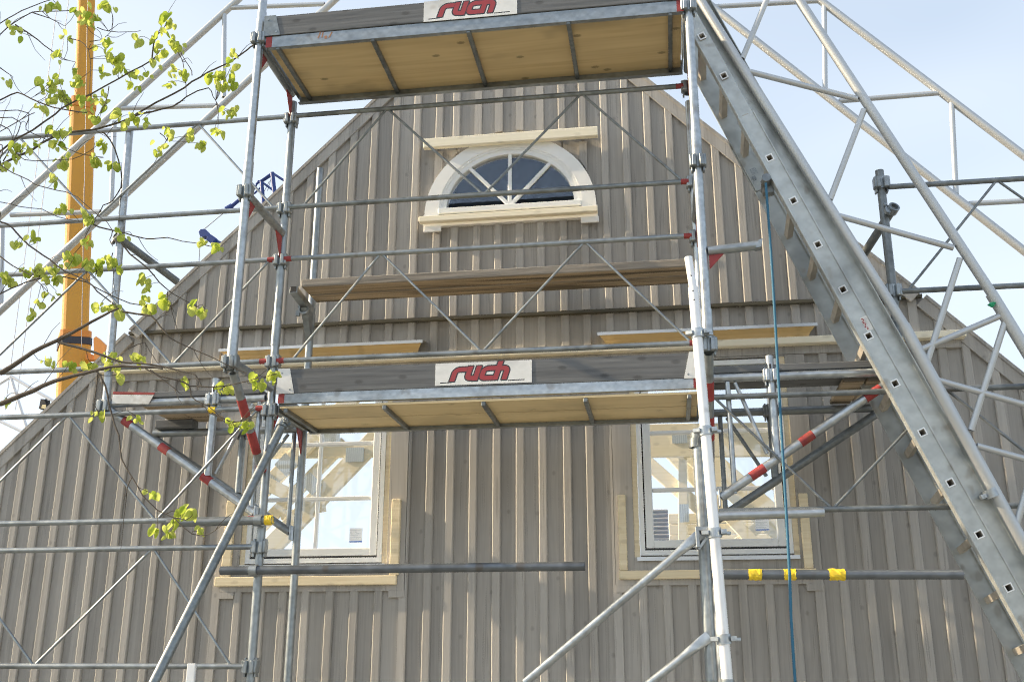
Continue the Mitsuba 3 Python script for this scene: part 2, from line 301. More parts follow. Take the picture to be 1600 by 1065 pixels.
# thin fresh edge strip along the outside of every rake, and the roof underlay edge
for l, z0, z1, y, sd in ((UL, ZB, za, YU, 1), (UR, ZB, za, YU, -1), (LLn, ZE, zcut, YL, 1), (LRn, ZE, zcut, YL, -1)):
    obj('verge_strip', slab(rake_strip(l, z0, z1, -0.02, sd), y - BT - .012, y + .16), 'stained_wood', house)
# belt: flashing under the proud upper wall, dark front plate standing in for its shade
bx0, bx1 = at_z(UL, ZB), at_z(UR, ZB)
obj('belt_shade_flashing', box(bx0 + .03, bx1 - .03, YU + .021, YL + .02, ZB + .004, ZB + .012), 'olive_shade_flashing', house)
obj('belt_shade_flashing', box(bx0 - .02, bx1 + .02, YU - .020, YU + .0205, ZB - .019, ZB - .0005), 'olive_shade_flashing', house)
# ledge of fresh timber across the whole gable under the hoods
obj('ledge', cbox(-3.820, 1.860, YL - .09, YL - .003, ZLb, ZLt), 'pale_timber', house, label='long pale fresh timber ledge running under both window hoods')
obj('ledge_board', box(-3.834, 1.840, YL - .03, YL - .0028, ZLb - .05, ZLb - .001), batt, house)
# hoods: moulded timber with a metal drip on top
def hood(h):
    x0, x1, zt = h; zb = ZLt + .001; hh = zt - zb
    prof = [(-.003, zb), (-.055, zb), (-.06, zb + .2 * hh), (-.075, zb + .45 * hh), (-.105, zb + .7 * hh), (-.122, zb + .86 * hh), (-.122, zt - .002), (-.003, zt + .02)]
    def ring(x, f): return [(x + f * (-y) * 0.6 - f * .07, YL + y, z) for y, z in prof]
    n = len(prof); v = np.array(ring(x0, -1) + ring(x1, 1)); f = [[i, (i + 1) % n, n + (i + 1) % n] for i in range(n)] + [[i, n + (i + 1) % n, n + i] for i in range(n)]
    f += [[0, i + 1, i] for i in range(1, n - 1)] + [[n, n + i, n + i + 1] for i in range(1, n - 1)]
    k = obj('window_hood', trimesh.Trimesh(v, np.array(f), process=False), 'hood_timber', house)
    q = [(-.003, zt + .0225), (-.003, zt + .026), (-.131, zt + .004), (-.131, zt - .016), (-.127, zt - .016), (-.127, zt + .0015)]
    n = len(q); xa_, xb_ = x0 - .012, x1 + .012
    v = np.array([(xa_, YL + y, z) for y, z in q] + [(xb_, YL + y, z) for y, z in q])
    f = [[i, (i + 1) % n, n + (i + 1) % n] for i in range(n)] + [[i, n + (i + 1) % n, n + i] for i in range(n)]
    obj('metal_drip', trimesh.Trimesh(v, np.array(f), process=False), 'flashing', k)
hood(HL); hood(HR)
# casings, side pieces, sills
def casing(w, s, cas, sidexz):
    x0, z0, x1, z1 = cas.bounds; y = YL - .0255
    obj('casing_board', slab(sg.box(x0 + .003, s[3] - .035, w[0] - .036, ZLb - .052), y, YL - .003), batt, house)
    obj('casing_board', slab(sg.box(w[1] + .036, s[3] - .035, x1 - .003, ZLb - .052), y, YL - .003), batt, house)
    obj('casing_board', slab(sg.box(w[0] - .0345, w[3] + .01, w[1] + .0345, ZLb - .052), y + .001, YL - .003), batt, house)
    obj('casing_board', slab(sg.box(w[0] - .0345, s[3] - .035, w[1] + .0345, w[2] - .01), y + .001, YL - .003), batt, house)
    for a, b in ((w[0] - .035, w[0] - .002), (w[1] + .002, w[1] + .035)): obj('reveal_strip', box(a, b, YL - .016, YL - .003, s[2] + .004, ZLb - .054), 'fresh_timber', house)
    for a, b in ((x0 - .0, x0 + .10), (x1 - .10, x1)):
        obj('casing_ear', slab(sg.box(a, s[3] - .075, b, s[3] - .036), y - .002, YL - .003), batt, house)
        obj('casing_ear', slab(sg.box(a - .0, ZLb - .20, b, ZLb - .053), y - .003, YL - .003), batt, house)
    obj('sill_board', cbox(s[0], s[1], YL - .055, YL - .026, s[3], s[2]), 'fresh_timber', house)
    for a, b, zb, zt in sidexz: obj('side_batten', cbox(a, b, YL - .052, YL - .026, zb + .002, zt), 'fresh_timber', house)
casing(WL, SL, casL, [(-2.823, -2.763, SL[2], 3.631), (-1.719, -1.661, SL[2], 3.619)])
casing(WR, SR, casR, [(-0.291, -0.243, SR[2], 3.615), (0.792, 0.843, SR[2], 3.599)])
# two casement windows
def casement(w, n_rows, zbars, xbar):
    x0, x1, z0, z1 = w; y = YL
    k = obj('window', [box(x0, x0 + .03, y - .02, y + .1, z0, z1), box(x1 - .03, x1, y - .02, y + .1, z0, z1), box(x0 + .03, x1 - .03, y - .02, y + .1, z0, z0 + .03), box(x0 + .03, x1 - .03, y - .02, y + .1, z1 - .03, z1)], 'window_white', house)
    a, b, c, d = x0 + .037, x1 - .037, z0 + .043, z1 - .037; s = .048
    obj('sash', [cbox(a, a + s, y - .012, y + .06, c, d), cbox(b - s, b, y - .012, y + .06, c, d), cbox(a + s, b - s, y - .011, y + .06, c, c + s), cbox(a + s, b - s, y - .011, y + .06, d - s, d)], 'window_white', k)
    obj('gasket', [box(x0 + .03, x1 - .03, y - .009, y + .05, z0 + .03, z0 + .0425), box(x1 - .037, x1 - .03, y - .009, y + .05, z0 + .043, z1 - .03), box(x0 + .03, x0 + .037, y + .01, y + .05, z0 + .043, z1 - .03)], 'black_rubber', k)
    for z in zbars: obj('glazing_bar', cbox(a + s, b - s, y + .004, y + .04, z - .012, z + .012), 'window_white', k)
    for xb in xbar: obj('glazing_bar', cbox(xb - .011, xb + .011, y + .006, y + .038, c + s, d - s), 'window_white', k)
    g = np.array([[a + s, y + .022, c + s], [b - s, y + .022, c + s], [b - s, y + .022, d - s], [a + s, y + .022, d - s]])
    obj('pane', trimesh.Trimesh(g, [[0, 1, 2], [0, 2, 3]], process=False), 'pane_glass', k)
    obj('metal_sill', [box(x0 - .02, x1 + .03, y - .05, y - .021, z0 - .02, z0 - .012), box(x0 - .02, x1 + .03, y - .052, y - .05, z0 - .035, z0 - .012)], 'flashing', k)
    return k, (a + s, b - s, c + s, d - s)
kL, gL = casement(WL, 3, [3.640, 4.000, 4.370], [0.5 * (WL[0] + WL[1])])
kR, gR = casement(WR, 3, [3.647, 4.007, 4.358], [0.5 * (WR[0] + WR[1])])
def sticker(k, x, z, w, h):
    y = YL + .0205
    obj('sticker', trimesh.Trimesh([[x, y, z], [x + w, y, z], [x + w, y, z + h], [x, y, z + h]], [[0, 1, 2], [0, 2, 3]], process=False), 'sticker_paper', k, label='small white sticker with blue bar on the pane')
    ln = [box(x + .003, x + .003 + (w - .008) * f, y - .0006, y - .0001, z + h * q, z + h * (q + .03)) for q, f in ((.25, .8), (.37, .95), (.49, .7), (.61, .9), (.73, .6), (.85, .85))]
    obj('sticker_print', ln, 'print_grey', k); obj('sticker_bar', box(x, x + w, y - .0006, y - .0001, z + .003, z + h * .12), 'print_blue', k)
sticker(kL, -2.008, 3.357, .085, .092)
sticker(kR, 0.532, 3.388, .08, .085)
sx, sz0, sz1 = -1.865, gL[2] + .015, 3.516
n = 11; zz = np.linspace(sz0, sz1, n * 2 + 1)
obj('foam_strip', slab(sg.Polygon([(sx + .012, z) for z in (sz0, sz1)] + [(sx - (.012 if i % 2 else -.004), z) for i, z in enumerate(zz[::-1])]).buffer(0), YL + .03, YL + .036), 'print_grey', kL, label='toothed grey strip hanging behind the right edge of the pane')
# arched window
gl = half_disc(RG, ZG, QG); gl_frame = sa.scale(gl, (RG + .034) / RG, (RG * QG + .034) / (RG * QG), origin=(ACX, ACZ + ZG)); gl_bead = sa.scale(gl, (RG + .05) / RG, (RG * QG + .05) / (RG * QG), origin=(ACX, ACZ + ZG))
below = sg.box(ACX - RG - .06, ACZ + ZG - .05, ACX + RG + .06, ACZ + ZG)
k = obj('arched_window', slab(gl_frame.difference(gl), YU - .033, YU + .03), 'window_white', house, 30)
QA = (ZHb - ACZ) / math.sqrt(1 - (.29 / AR) ** 2) / AR
cas_out = half_disc(AR, 0, QA)
ring_ = so.unary_union([cas_out, arch_low]).difference(gl_bead).difference(sg.box(ACX - RG - .05, ACZ + ZG - .05, ACX + RG + .05, ACZ + ZG)).difference(sg.box(-9, ZHb + .01, 9, 30))
obj('arch_casing', slab(ring_, YU - .045, YU - .0028), 'white_paint', k, 30, label='wide white painted arched casing board')
for a, b in ((-1.552, -1.431), (-0.478, -0.358)):
    obj('casing_ear', cbox(a, b, YU - .062, YU - .0455, 5.425, 5.468), 'white_paint', k)
obj('inner_bead', slab(gl_bead.difference(gl_frame), YU - .039, YU - .0), 'window_white', k, 30)
obj('lower_rail', cbox(ACX - RG - .05, ACX + RG + .05, YU - .056, YU - .01, ACZ + ZG - .042, ACZ + ZG - .001), 'window_white', k)
for a in (90, 47, 133):
    d = A3(math.cos(math.radians(a)), 0, math.sin(math.radians(a))); o = A3(ACX, YU - .02, ACZ + ZG); tt = 1 / math.sqrt((d[0] / RG) ** 2 + (d[2] / (RG * QG)) ** 2)
    obj('glazing_bar', obox(o + d * .01, o + d * (tt + .005), .026, .02, up=(0, 1, 0), c=.003), 'window_white', k)
obj('pane', (lambda m: trimesh.Trimesh(m.vertices + np.outer((m.vertices[:, 2] - ACZ - ZG - .2) * .034, [0, 1, 0]), m.faces[np.abs(m.face_normals[:, 1] + 1) < .1], process=False))(slab(gl.buffer(.01), YU - .012, YU - .008)), 'pane_glass', k)
obj('head_board', cbox(head.bounds[0], head.bounds[2], YU - .095, YU - .0505, ZHb, ZHt), 'pale_timber', house, label='pale timber batten nailed across the top of the arched window')
obj('sill_board', cbox(-1.577, -0.362, YU - .11, YU - .0575, 5.482, 5.512 + .01), 'pale_timber', house, label='pale timber batten under the arched window')
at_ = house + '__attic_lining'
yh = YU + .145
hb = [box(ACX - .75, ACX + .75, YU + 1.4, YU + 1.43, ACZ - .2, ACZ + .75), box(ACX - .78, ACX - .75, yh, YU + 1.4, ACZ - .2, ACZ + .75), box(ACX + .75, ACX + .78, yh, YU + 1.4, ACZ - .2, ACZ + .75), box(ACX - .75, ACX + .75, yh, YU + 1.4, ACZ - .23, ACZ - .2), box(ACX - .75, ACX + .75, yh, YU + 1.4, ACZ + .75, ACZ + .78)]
obj('attic_lining', hb, 'navy_reflection_felt', house)
rv = hole_arch.buffer(.115).difference(hole_arch.buffer(.10)); obj('opening_lining', slab(rv, YU + .0215, yh + .01), 'navy_reflection_felt', house)

# ------------------------------------------------------------------ timber roof trusses seen through the panes
def timber(a, b, w, th=.045, m='pale_timber', y=None): return obox(a, b, th, w, up=np.cross(unit(np.subtract(b, a)), (0, 1, 0)), c=.003)
tr = thing('roof_truss', 'pale timber roof truss with metal nail plates seen through the left window', 'truss')
YT = 7.4
for nm, a, b, w in (('rafter', (-3.157, 7.400, 3.204), (-2.089, 7.400, 4.312), .15), ('web', (-3.170, 7.400, 3.714), (-2.304, 7.400, 4.621), .12), ('tie', (-3.014, 7.450, 4.191), (-1.601, 7.450, 4.170), .12), ('web', (-3.202, 7.460, 3.435), (-2.406, 7.460, 4.246), .09), ('brace', (-2.878, 7.460, 3.688), (-2.539, 7.460, 3.749), .06), ('brace', (-3.081, 7.340, 3.970), (-2.783, 7.340, 3.832), .10)):
    obj(nm, timber(a, b, w), 'pale_timber', tr)
def nail_plate(root, c, w, h, rot):
    m = box(-w / 2, w / 2, -.003, .003, -h / 2, h / 2); M = trimesh.transformations.rotation_matrix(rot, [0, 1, 0]); M[:3, 3] = np.asarray(c) - A3(0, .028, 0)
    obj('nail_plate', m.apply_transform(M), 'plate_metal', root)
for c, w, h, r in (((-2.300, 7.400, 4.126), .14, .11, 0), ((-2.813, 7.340, 4.051), .14, .12, .75), ((-2.629, 7.400, 3.915), .11, .14, -.8), ((-2.490, 7.400, 4.280), .13, .10, 0), ((-2.953, 7.400, 3.918), .12, .12, .7)): nail_plate(tr, c, w, h, r)
tr2 = thing('roof_truss', 'pale timber roof truss with heavy tie beam seen through the right window', 'truss')
YT = 7.6
for nm, a, b, w, yy in (('tie', (-0.240, 7.600, 4.215), (1.038, 7.600, 4.191), .25, 0), ('post', (0.142, 7.670, 4.092), (0.111, 7.670, 3.446), .065, 0), ('rafter', (-0.176, 7.720, 4.125), (0.277, 7.720, 3.692), .10, 0), ('rafter', (0.211, 7.800, 4.189), (0.871, 7.800, 3.542), .21, 0), ('web', (0.018, 7.860, 4.207), (0.641, 7.860, 3.469), .09, 0), ('brace', (0.505, 7.900, 3.475), (0.824, 7.900, 3.706), .08, 0)):
    obj(nm, timber(a, b, w), 'pale_timber', tr2)
for c, w, h, r in (((0.124, 7.600, 4.218), .11, .07, 0), ((0.130, 7.600, 3.668), .07, .13, 0)): nail_plate(tr2, c, w, h, r)
bw = thing('boarded_partition', 'pale boarded partition low behind the right window', 'partition')
zz = [3.740, 3.657, 3.574, 3.491, 3.357]
for a, b in zip(zz[1:], zz[:-1]): obj('board', cbox(0.017, 0.956, 8.1, 8.13, a + .004, b, .004), 'pale_timber', bw)
obj('post', box(0.042, 0.091, 8.14, 8.2, 0, zz[0]), 'pale_timber', bw); obj('post', box(0.867, 0.915, 8.14, 8.2, 0, zz[0]), 'pale_timber', bw)
cs = thing('corrugated_screen', 'grey corrugated sheet standing at the lower left of the right window', 'sheet')
z0, z1 = 3.418, 3.762; zz = np.linspace(z0, z1, 73); yy = 8.0 + .02 * np.sin((zz - z0) / (z1 - z0) * 2 * np.pi * 11)
xq0, xq1 = -0.203, 0.015
v = np.vstack([np.stack([zz * 0 + x, yy + o, zz], 1) for x in (xq0, xq1) for o in (0, .004)]); i = np.arange(72); f = []
for a, b in ((0, 146), (73, 219)): f += [np.stack([a + i, b + i, b + i + 1], 1), np.stack([a + i, b + i + 1, a + i + 1], 1)]
obj('sheet', trimesh.Trimesh(v, np.vstack(f), process=False), 'grey_cladding', cs)
obj('foot', box(xq0, xq1, 8.03, 8.08, 0, z0 + .1), 'grey_cladding', cs)

# ------------------------------------------------------------------ scaffold parts
RT = 0.02415
def coupler(c, s=1.0, ax=(0, 1, 0)):
    """Wedge head clamped on an upright at c."""
    c = np.asarray(c, float); m = [tube(c - A3(0, 0, .035), c + A3(0, 0, .035), RT + .008, wall=.007)]
    for sgn in (-1, 1):
        m.append(cbox(c[0] + sgn * .024, c[0] + sgn * .044, c[1] - .042, c[1] + .01, c[2] - .034, c[2] + .034, .005))
        m.append(cbox(c[0] + sgn * .030 - .005, c[0] + sgn * .030 + .005, c[1] - .02, c[1] + .02, c[2] - .055, c[2] + .045, .002))
    m.append(cbox(c[0] - .03, c[0] - .008, c[1] - .052, c[1] - .022, c[2] - .036, c[2] + .03, .004)); m.append(cbox(c[0] + .008, c[0] + .03, c[1] - .052, c[1] - .022, c[2] - .036, c[2] + .03, .004))
    return trimesh.util.concatenate(m)
def clamp(c, d, r=RT):
    """Half coupler round a tube of direction d at c, with its bolt."""
    c = np.asarray(c, float); d = unit(d); x, y, _ = frame(d)
    return trimesh.util.concatenate([tube(c - d * .022, c + d * .022, r + .008, wall=.007), obox(c + x * (r + .004) - y * .02, c + x * (r + .03) - y * .02, .036, .02, up=d), tube(c + x * (r + .012) - y * .045, c + x * (r + .012) + y * .045, .006, hollow=False, n=8), tube(c + x * (r + .012) + y * .02, c + x * (r + .012) + y * .034, .012, hollow=False, n=6)])
def post(label, x, y, z0, z1, couplers=(), sleeves=(), m='galvanised', r=RT, group=None, name='scaffold_post', x1=None, y1=None):
    k = thing(name, label, 'scaffold post', group); a, b = A3(x, y, z0), A3(x if x1 is None else x1, y if y1 is None else y1, z1)
    obj('tube', tube(a, b, r), m, k, 40)
    P = lambda z: a + (b - a) * (z - z0) / (z1 - z0)
    for z in couplers: obj('coupler', coupler(P(z)), 'galvanised_grey', k, 40)
    for za_, zb_ in sleeves: obj('sleeve', tube(P(za_), P(zb_), r + .0035, wall=.003), m, k, 40)
    return k
zC = [4.143, 5.140, 6.130]
zD1, zD2 = 4.062, 6.068                                        # underside of the two decks
kP = post('left front galvanised post carrying the upper deck, standing on a bracket', XL, Y0, zC[0] - .04, 8.2, zC, [(z + .03, z + .19) for z in zC])
post('right front galvanised post in front of the ladder top', XR, Y0, 4.110, 8.2, [4.127, 5.138, 6.095], [(z + .03, z + .19) for z in (4.127, 5.138, 6.095)])
zA, zB_, zCc, zD_, zE, zF, zG, zH = 5.94, 5.305, 4.961, 4.317, 4.033, 3.395, 3.24, 2.605
post('second galvanised post from the left, running down beside the left window', XL, Y1, 0.05, 6.058, [zA - .01, zB_, zCc, zD_, zE - .01, zG, zH], [(zD_ + .1, zD_ + .26)], m='galvanised_grey')
post('right main galvanised post behind the white tube', XR, Y1, 0.05, 5.845, [zA, zB_, zCc, zD_, zE], [])
post('inner left galvanised post with free top close to the boards', XL, Y2, 0.05, 5.874, [], [(4.706, 4.808)], m='galvanised_grey')
post('inner right galvanised post hidden behind the right main post', XR, Y2, 0.05, 4.2, [], [])
post('galvanised post standing on the outer end of the left bracket', -3.290, Y1, 4.057, 5.955, [4.085], [], x1=-3.366)
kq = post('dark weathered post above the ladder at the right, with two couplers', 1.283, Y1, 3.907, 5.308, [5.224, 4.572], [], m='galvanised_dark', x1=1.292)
kp = post('thick capped prop post low on the right beside the white tube', 0.180, 5.0, 0.05, 3.675, [], [], m='galvanised_grey', r=.0275, x1=0.169)
obj('cap', [tube((0.168, 5.000, 3.656), (0.167, 5.000, 3.694), .033, hollow=False), clamp((0.161, 5.000, 3.643), (0, 0, 1), .027)], 'galvanised_dark', kp, 40)
# transoms between the front and second rows, with red gussets
def transom(label, z, y0, y1, x, m='galvanised_grey', gus=True):
    k = thing('transom', label, 'transom'); obj('tube', tube((x, y0 + .03, z), (x, y1 - .03, z), RT), m, k, 40)
    if gus:
        for y, s in ((y0 + .028, 1), (y1 - .028, -1)):
            obj('gusset', plate([(x, y, z - .022), (x, y + s * .10, z - .022), (x, y, z - .17)], .006, (1, 0, 0)), 'red_paint', k, label='small red painted gusset plate')
    return k
transom('short transom with red gussets under the left end of the upper deck', 6.099, Y0, Y1, XL)
transom('short transom with red gussets halfway up the left posts', 5.135, Y0, Y1, XL)
transom('short transom at the foot of the left front post', 4.155, Y0, Y1, XL, gus=False)
transom('transom with red gussets carrying the left end of the lower deck', 4.045, Y1, Y2, XL)
transom('short transom under the right end of the upper deck', 6.045, Y0, Y1, XR)
transom('transom carrying the right end of the lower deck', 4.03, Y1, Y2, XR)
transom('short transom halfway up the right posts', 5.06, Y0, Y1, XR)
def striped(root, a, b, r, bands, m='galvanised', name='strut'):
    a, b = np.asarray(a, float), np.asarray(b, float); obj(name, tube(a, b, r), m, root, 40)
    for t0, t1 in bands: obj('red_band', tube(a + (b - a) * t0, a + (b - a) * t1, r + .0012, wall=.001), 'red_paint', root, 40)
k = thing('bracket_strut', 'steep strut with red bands under the left front post', 'strut')
striped(k, (XL, -0.806 * 0 + 5.0, zC[0] - .045), (XL, 5.50, 3.66), RT, [(.25, .42), (.58, .80), (.93, 1.0)], 'galvanised_grey', 'tube')
k = thing('bracket_strut', 'strut under the right front post beside the white tube', 'strut')
striped(k, (XR, 5.0, zC[0] - .045), (XR, 5.50, 3.66), RT, [(.25, .42), (.58, .80)], 'galvanised_grey', 'tube')

# decks
def deck(label, yf, yr, zf, zr, bars, seam, plyz):
    k = thing('scaffold_deck', label, 'scaffold deck'); x0, x1 = XL + .055, XR - .03; y0, y1 = yf - .028, yr - .03
    def chan(y, s, zb, zt):
        return [box(x0, x1, y, y + s * .004, zb, zt), box(x0, x1, y + s * .004, y + s * .03, zb, zb + .004), box(x0, x1, y + s * .004, y + s * .03, zt - .004, zt)]
    obj('front_beam', chan(y0, 1, zf, zf + .072), 'galvanised_grey' if not seam else 'galvanised', k); obj('rear_beam', chan(y1, -1, zr, zr + .085), 'galvanised_grey', k)
    obj('red_end', box(x0 - .002, x0 + .035, y0 - .0015, y0 - .0003, zf + .001, zf + .071), 'red_paint', k); obj('red_end', box(x1 - .035, x1 + .002, y0 - .0015, y0 - .0003, zf + .001, zf + .071), 'red_paint', k)
    zq = plyz; parts = [(y0 + .006, y1 - .006)] if not seam else [(y0 + .006, (y0 + y1) / 2 - .005), ((y0 + y1) / 2 + .005, y1 - .006)]
    for a, b in parts: obj('plywood_panel', box(x0 + .01, x1 - .01, a, b, zq, zq + .012), 'plywood_pale' if seam else 'plywood', k)
    if seam: obj('seam_strip', box(x0 + .01, x1 - .01, (y0 + y1) / 2 - .02, (y0 + y1) / 2 + .02, zq + .0125, zq + .016), 'black_rubber', k)
    for xb in bars: obj('crossbar', cbox(xb - .012, xb + .012, y0 + .005, y1 - .005, zq - .026, zq - .001, .003), 'galvanised_dark', k)
    for xx in (x0, x1): obj('end_plate', box(xx - .002, xx + .002, y0 + .01, y1 - .01, zq - .02, zf + .07), 'galvanised_dark', k)
    return k
deck('upper scaffold deck of yellow plywood seen from below at the top of the picture', Y0, Y1, 6.054, 6.016, [-2.131, -1.557, -0.995, -0.423, 0.143], False, 6.016 + .05)
deck('lower scaffold deck of pale plywood seen from below above the two windows', Y1, Y2, 4.058, 3.999, [-2.156, -1.567, -0.992, -0.415, 0.154], True, 3.999 + .03)
obj('paint_stamp', [obox((-1.884, 4.939, 6.087), (-1.871, 4.939, 6.129), .0012, .008), obox((-1.861, 4.939, 6.089), (-1.855, 4.939, 6.128), .0012, .008), obox((-1.845, 4.939, 6.088), (-1.830, 4.939, 6.091), .0012, .02), obox((-1.818, 4.939, 6.085), (-1.801, 4.939, 6.122), .0012, .008)], 'rust_stamp', 'scaffold_deck', label='faded orange stamp on the front beam')
# toe boards with the lettered plates
def strokes(h):
    """The plate's four slanted rounded letters: r, u, c, h."""
    w = h * .32; W = h * .62; out = []; x = 0
    def arc(cx, cy, r, a0, a1): return [(cx + r * math.cos(math.radians(a)), cy + r * math.sin(math.radians(a))) for a in np.linspace(a0, a1, 9)]
    L = {'r': [[(0, 0), (0, .42)] + arc(.28, .42, .28, 180, 90) + [(.60, .70)]],
         'u': [[(0, .75), (0, .25)] + arc(.22, .25, .22, 180, 270) + [(.55, .03), (.55, .75)], [(.55, .1), (.55, 0)]],
         'c': [[(.62, .72), (.25, .72)] + arc(.22, .47, .22, 90, 180) + [(0, .25)] + arc(.22, .22, .22, 180, 270) + [(.6, 0)]],
         'h': [[(0, 0), (0, 1.05)], [(0, .70), (.33, .70)] + arc(.33, .45, .25, 90, 0) + [(.58, 0)]]}
    x = 0; shp = []
    for ch in 'ruch':
        for s in L[ch]: shp.append(sg.LineString([((x + a) * h, b * h) for a, b in s]).buffer(w / 2, cap_style=3, join_style=1))
        x += .60 + .33
    return sa.skew(so.unary_union(shp), xs=16, origin=(0, 0))
def toe_board(label, yf, x0, x1, zb, zt, sx0, sx1, sz0, sz1, wm, pm):
    k = thing('toe_board', label, 'toe board'); y0 = yf - .034
    obj('board', cbox(x0, x1, y0, y0 + .03, zb, zt, .003), 'old_grey_wood', k)
    for a, s in ((x0, 1), (x1, -1)):
        q = sg.Polygon([(a - s * .005, zb - .002), (a + s * .10, zb - .002), (a + s * .065, zt + .004), (a - s * .005, zt + .004)])
        e = obj('end_plate', slab(q, y0 - .004, y0 - .0006), pm, k)
        obj('rivet', [tube((a + s * .075, y0 - .007, zb + .02), (a + s * .075, y0 - .0042, zb + .02), .006, hollow=False, n=10), tube((a + s * .02, y0 - .007, zt - .025), (a + s * .02, y0 - .0042, zt - .025), .006, hollow=False, n=10)], 'galvanised_grey', e)
    s = obj('sign_plate', box(sx0, sx1, y0 - .003, y0 - .0004, sz0, sz1), 'sign_white', k, label='white plate reading ruch in red letters with black outline')
    H = (sz1 - sz0); g = strokes(H * .60); b = g.bounds; W = (sx1 - sx0) * .62
    g = sa.scale(sa.translate(g, -b[0], -b[1]), W / (b[2] - b[0]), 1, origin=(0, 0)); g = sa.translate(g, sx0 + (sx1 - sx0) * .15, sz0 + H * .17)
    out = g.buffer(H * .055, join_style=1); b = g.bounds
    base = sg.LineString([(sx0 + (sx1 - sx0) * .055, sz0 + H * .11), (sx0 + (sx1 - sx0) * .17, sz0 + H * .12)]).buffer(H * .022).union(sg.LineString([(sx1 - (sx1 - sx0) * .24, sz0 + H * .12), (sx1 - (sx1 - sx0) * .08, sz0 + H * .13)]).buffer(H * .022))
    obj('outline_print', slab(out.union(base), y0 - .0036, y0 - .0031), 'print_black', s); obj('letter_print', slab(g, y0 - .0042, y0 - .0037), 'print_red', s)
toe_board('grey wooden toe board with lettered plate on the lower deck', Y1, XL + .05, XR - .015, 4.116, 4.261, -1.269, -0.713, 4.126, 4.257, None, 'sign_white')
toe_board('grey wooden toe board with lettered plate on the upper deck', Y0, XL + .04, XR - .015, 6.131, 6.262, -1.255, -0.712, 6.128, 6.264, None, 'galvanised_mid')

# guard rails with W braces
def guard(label, x0, x1, zt, zb, nodes, first_low, y=Y1, m='galvanised_grey', red=(True, True), group=None):
    k = thing('guard_rail', label, 'guard rail', group); r = .0155; yy = y - .03
    obj('top_rail', tube((x0, yy, zt), (x1, yy, zt), r), m, k, 40); obj('bottom_rail', tube((x0, yy, zb), (x1, yy, zb), r), m, k, 40)
    low = first_low; pts = []
    for x in nodes: pts.append((x, low)); low = not low
    for (xa_, la), (xb_, lb) in zip(pts[:-1], pts[1:]):
        s = 1 if xb_ > xa_ else -1
        a = A3(xa_ + s * .012, yy, zb + .012 if la else zt - .012); b = A3(xb_ - s * .012, yy, zb + .012 if lb else zt - .012)
        obj('brace', tube(a, b, .0075, n=10), m, k, 40)
    for f, x, s in ((red[0], x0, 1), (red[1], x1, -1)):
        if f:
            for z in (zt, zb): obj('red_end', tube((x, yy, z), (x + s * .045, yy, z), r + .001, wall=.001), 'red_paint', k, 40)
    return k
W4 = lambda a, b: list(np.linspace(a, b, 5))
guard('upper braced guard rail of the middle bay crossing in front of the arched window', XL + .03, XR - .03, zA, zB_, [XL + .12, -1.62, -1.0, -.40, XR - .06], True, m='galvanised_mid', red=(False, True))
guard('lower braced guard rail of the middle bay just above the lower deck', XL + .03, XR - .03, zCc, zD_, [XL + .12, -1.62, -1.0, -.40, XR - .06], True)
guard('upper braced guard rail of the left bay crossing the yellow mast', XL - 2.47, XL - .03, zA, zB_, [XL - 2.42, -4.13, -3.51, -2.88, XL - .06], True, red=(False, False))
guard('second braced guard rail of the left bay reaching the left edge of the roof', XL - 2.47, XL - .03, zCc, zD_, [XL - 2.42, -4.13, -3.51, -2.88, XL - .06], False)
guard('third braced guard rail of the left bay in front of the lower cladding', XL - 2.47, XL - .03, zE, zF, [XL - 2.42, -4.13, -3.51, -2.88, XL - .06], False)
obj('tape', tube((-2.620, Y1 - .03, zE), (-2.576, Y1 - .03, zE), .019, wall=.002), 'yellow_tape', 'guard_rail_004', 40, label='band of yellow tape on the top rail')
guard('lowest braced guard rail of the left bay at the bottom left corner', XL - 2.47, XL - .03, zG, zH, [XL - 2.42, -4.13, -3.51, -2.88, XL - .10], True, red=(False, False))
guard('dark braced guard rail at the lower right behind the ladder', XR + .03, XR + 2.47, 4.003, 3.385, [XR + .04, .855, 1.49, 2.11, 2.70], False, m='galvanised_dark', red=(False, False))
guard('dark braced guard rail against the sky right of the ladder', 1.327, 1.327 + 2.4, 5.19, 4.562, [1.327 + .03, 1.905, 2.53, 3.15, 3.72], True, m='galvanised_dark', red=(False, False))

# brackets left and right with planks
def bracket(label, xo, xi, zt, y, zl, m, bands, post_x, post_z, vx):
    k = thing('scaffold_bracket', label, 'bracket'); s = 1 if xi > xo else -1
    obj('top_tube', tube((xo, y, zt), (xi, y, zt), RT), m, k, 40)
    a, b = A3(xo + s * .02, y, zt - .04), A3(xi - s * .012, y, zl); striped(k, a, b, RT, bands, m)
    obj('end_plate', cbox(xi - s * .008, xi - s * .0, y - .03, y + .03, zl - .05, zl + .04, .002), 'galvanised', k)
    obj('inner_post', tube((vx, y, zt - .024), (vx, y, zl + .02), .014), m, k, 40)
    zp = zt - .04 + (zl - zt + .04) * (post_x - a[0]) / (b[0] - a[0])
    obj('centre_post', tube((post_x, y, zp + .02), (post_x, y, post_z), .022), m, k, 40)
    obj('pin_slot', box(post_x - .006, post_x + .006, y - .0235, y - .0218, post_z - .085, post_z - .05), 'black_rubber', k)
    obj('latch', coupler((post_x, y, zt + .0)), m, k, 40)
    q = A3(vx - s * .04, y, zt - .03); obj('diagonal', tube(q, (post_x + s * .05, y, zp + .03), .011, n=12), m, k, 40)
    return k
bracket('galvanised left bracket tube and strut with red bands, front of two', -3.28, XL - .035, 4.10, Y1, 3.43, 'galvanised', [(.10, .155), (.36, .42), (.65, .71)], -2.606, 4.230, XL - .07)
bracket('left bracket behind, close to the boards under the short planks', -3.27, XL - .035, 4.043, Y2, 3.395, 'galvanised_grey', [], -2.66, 4.16, XL - .06)
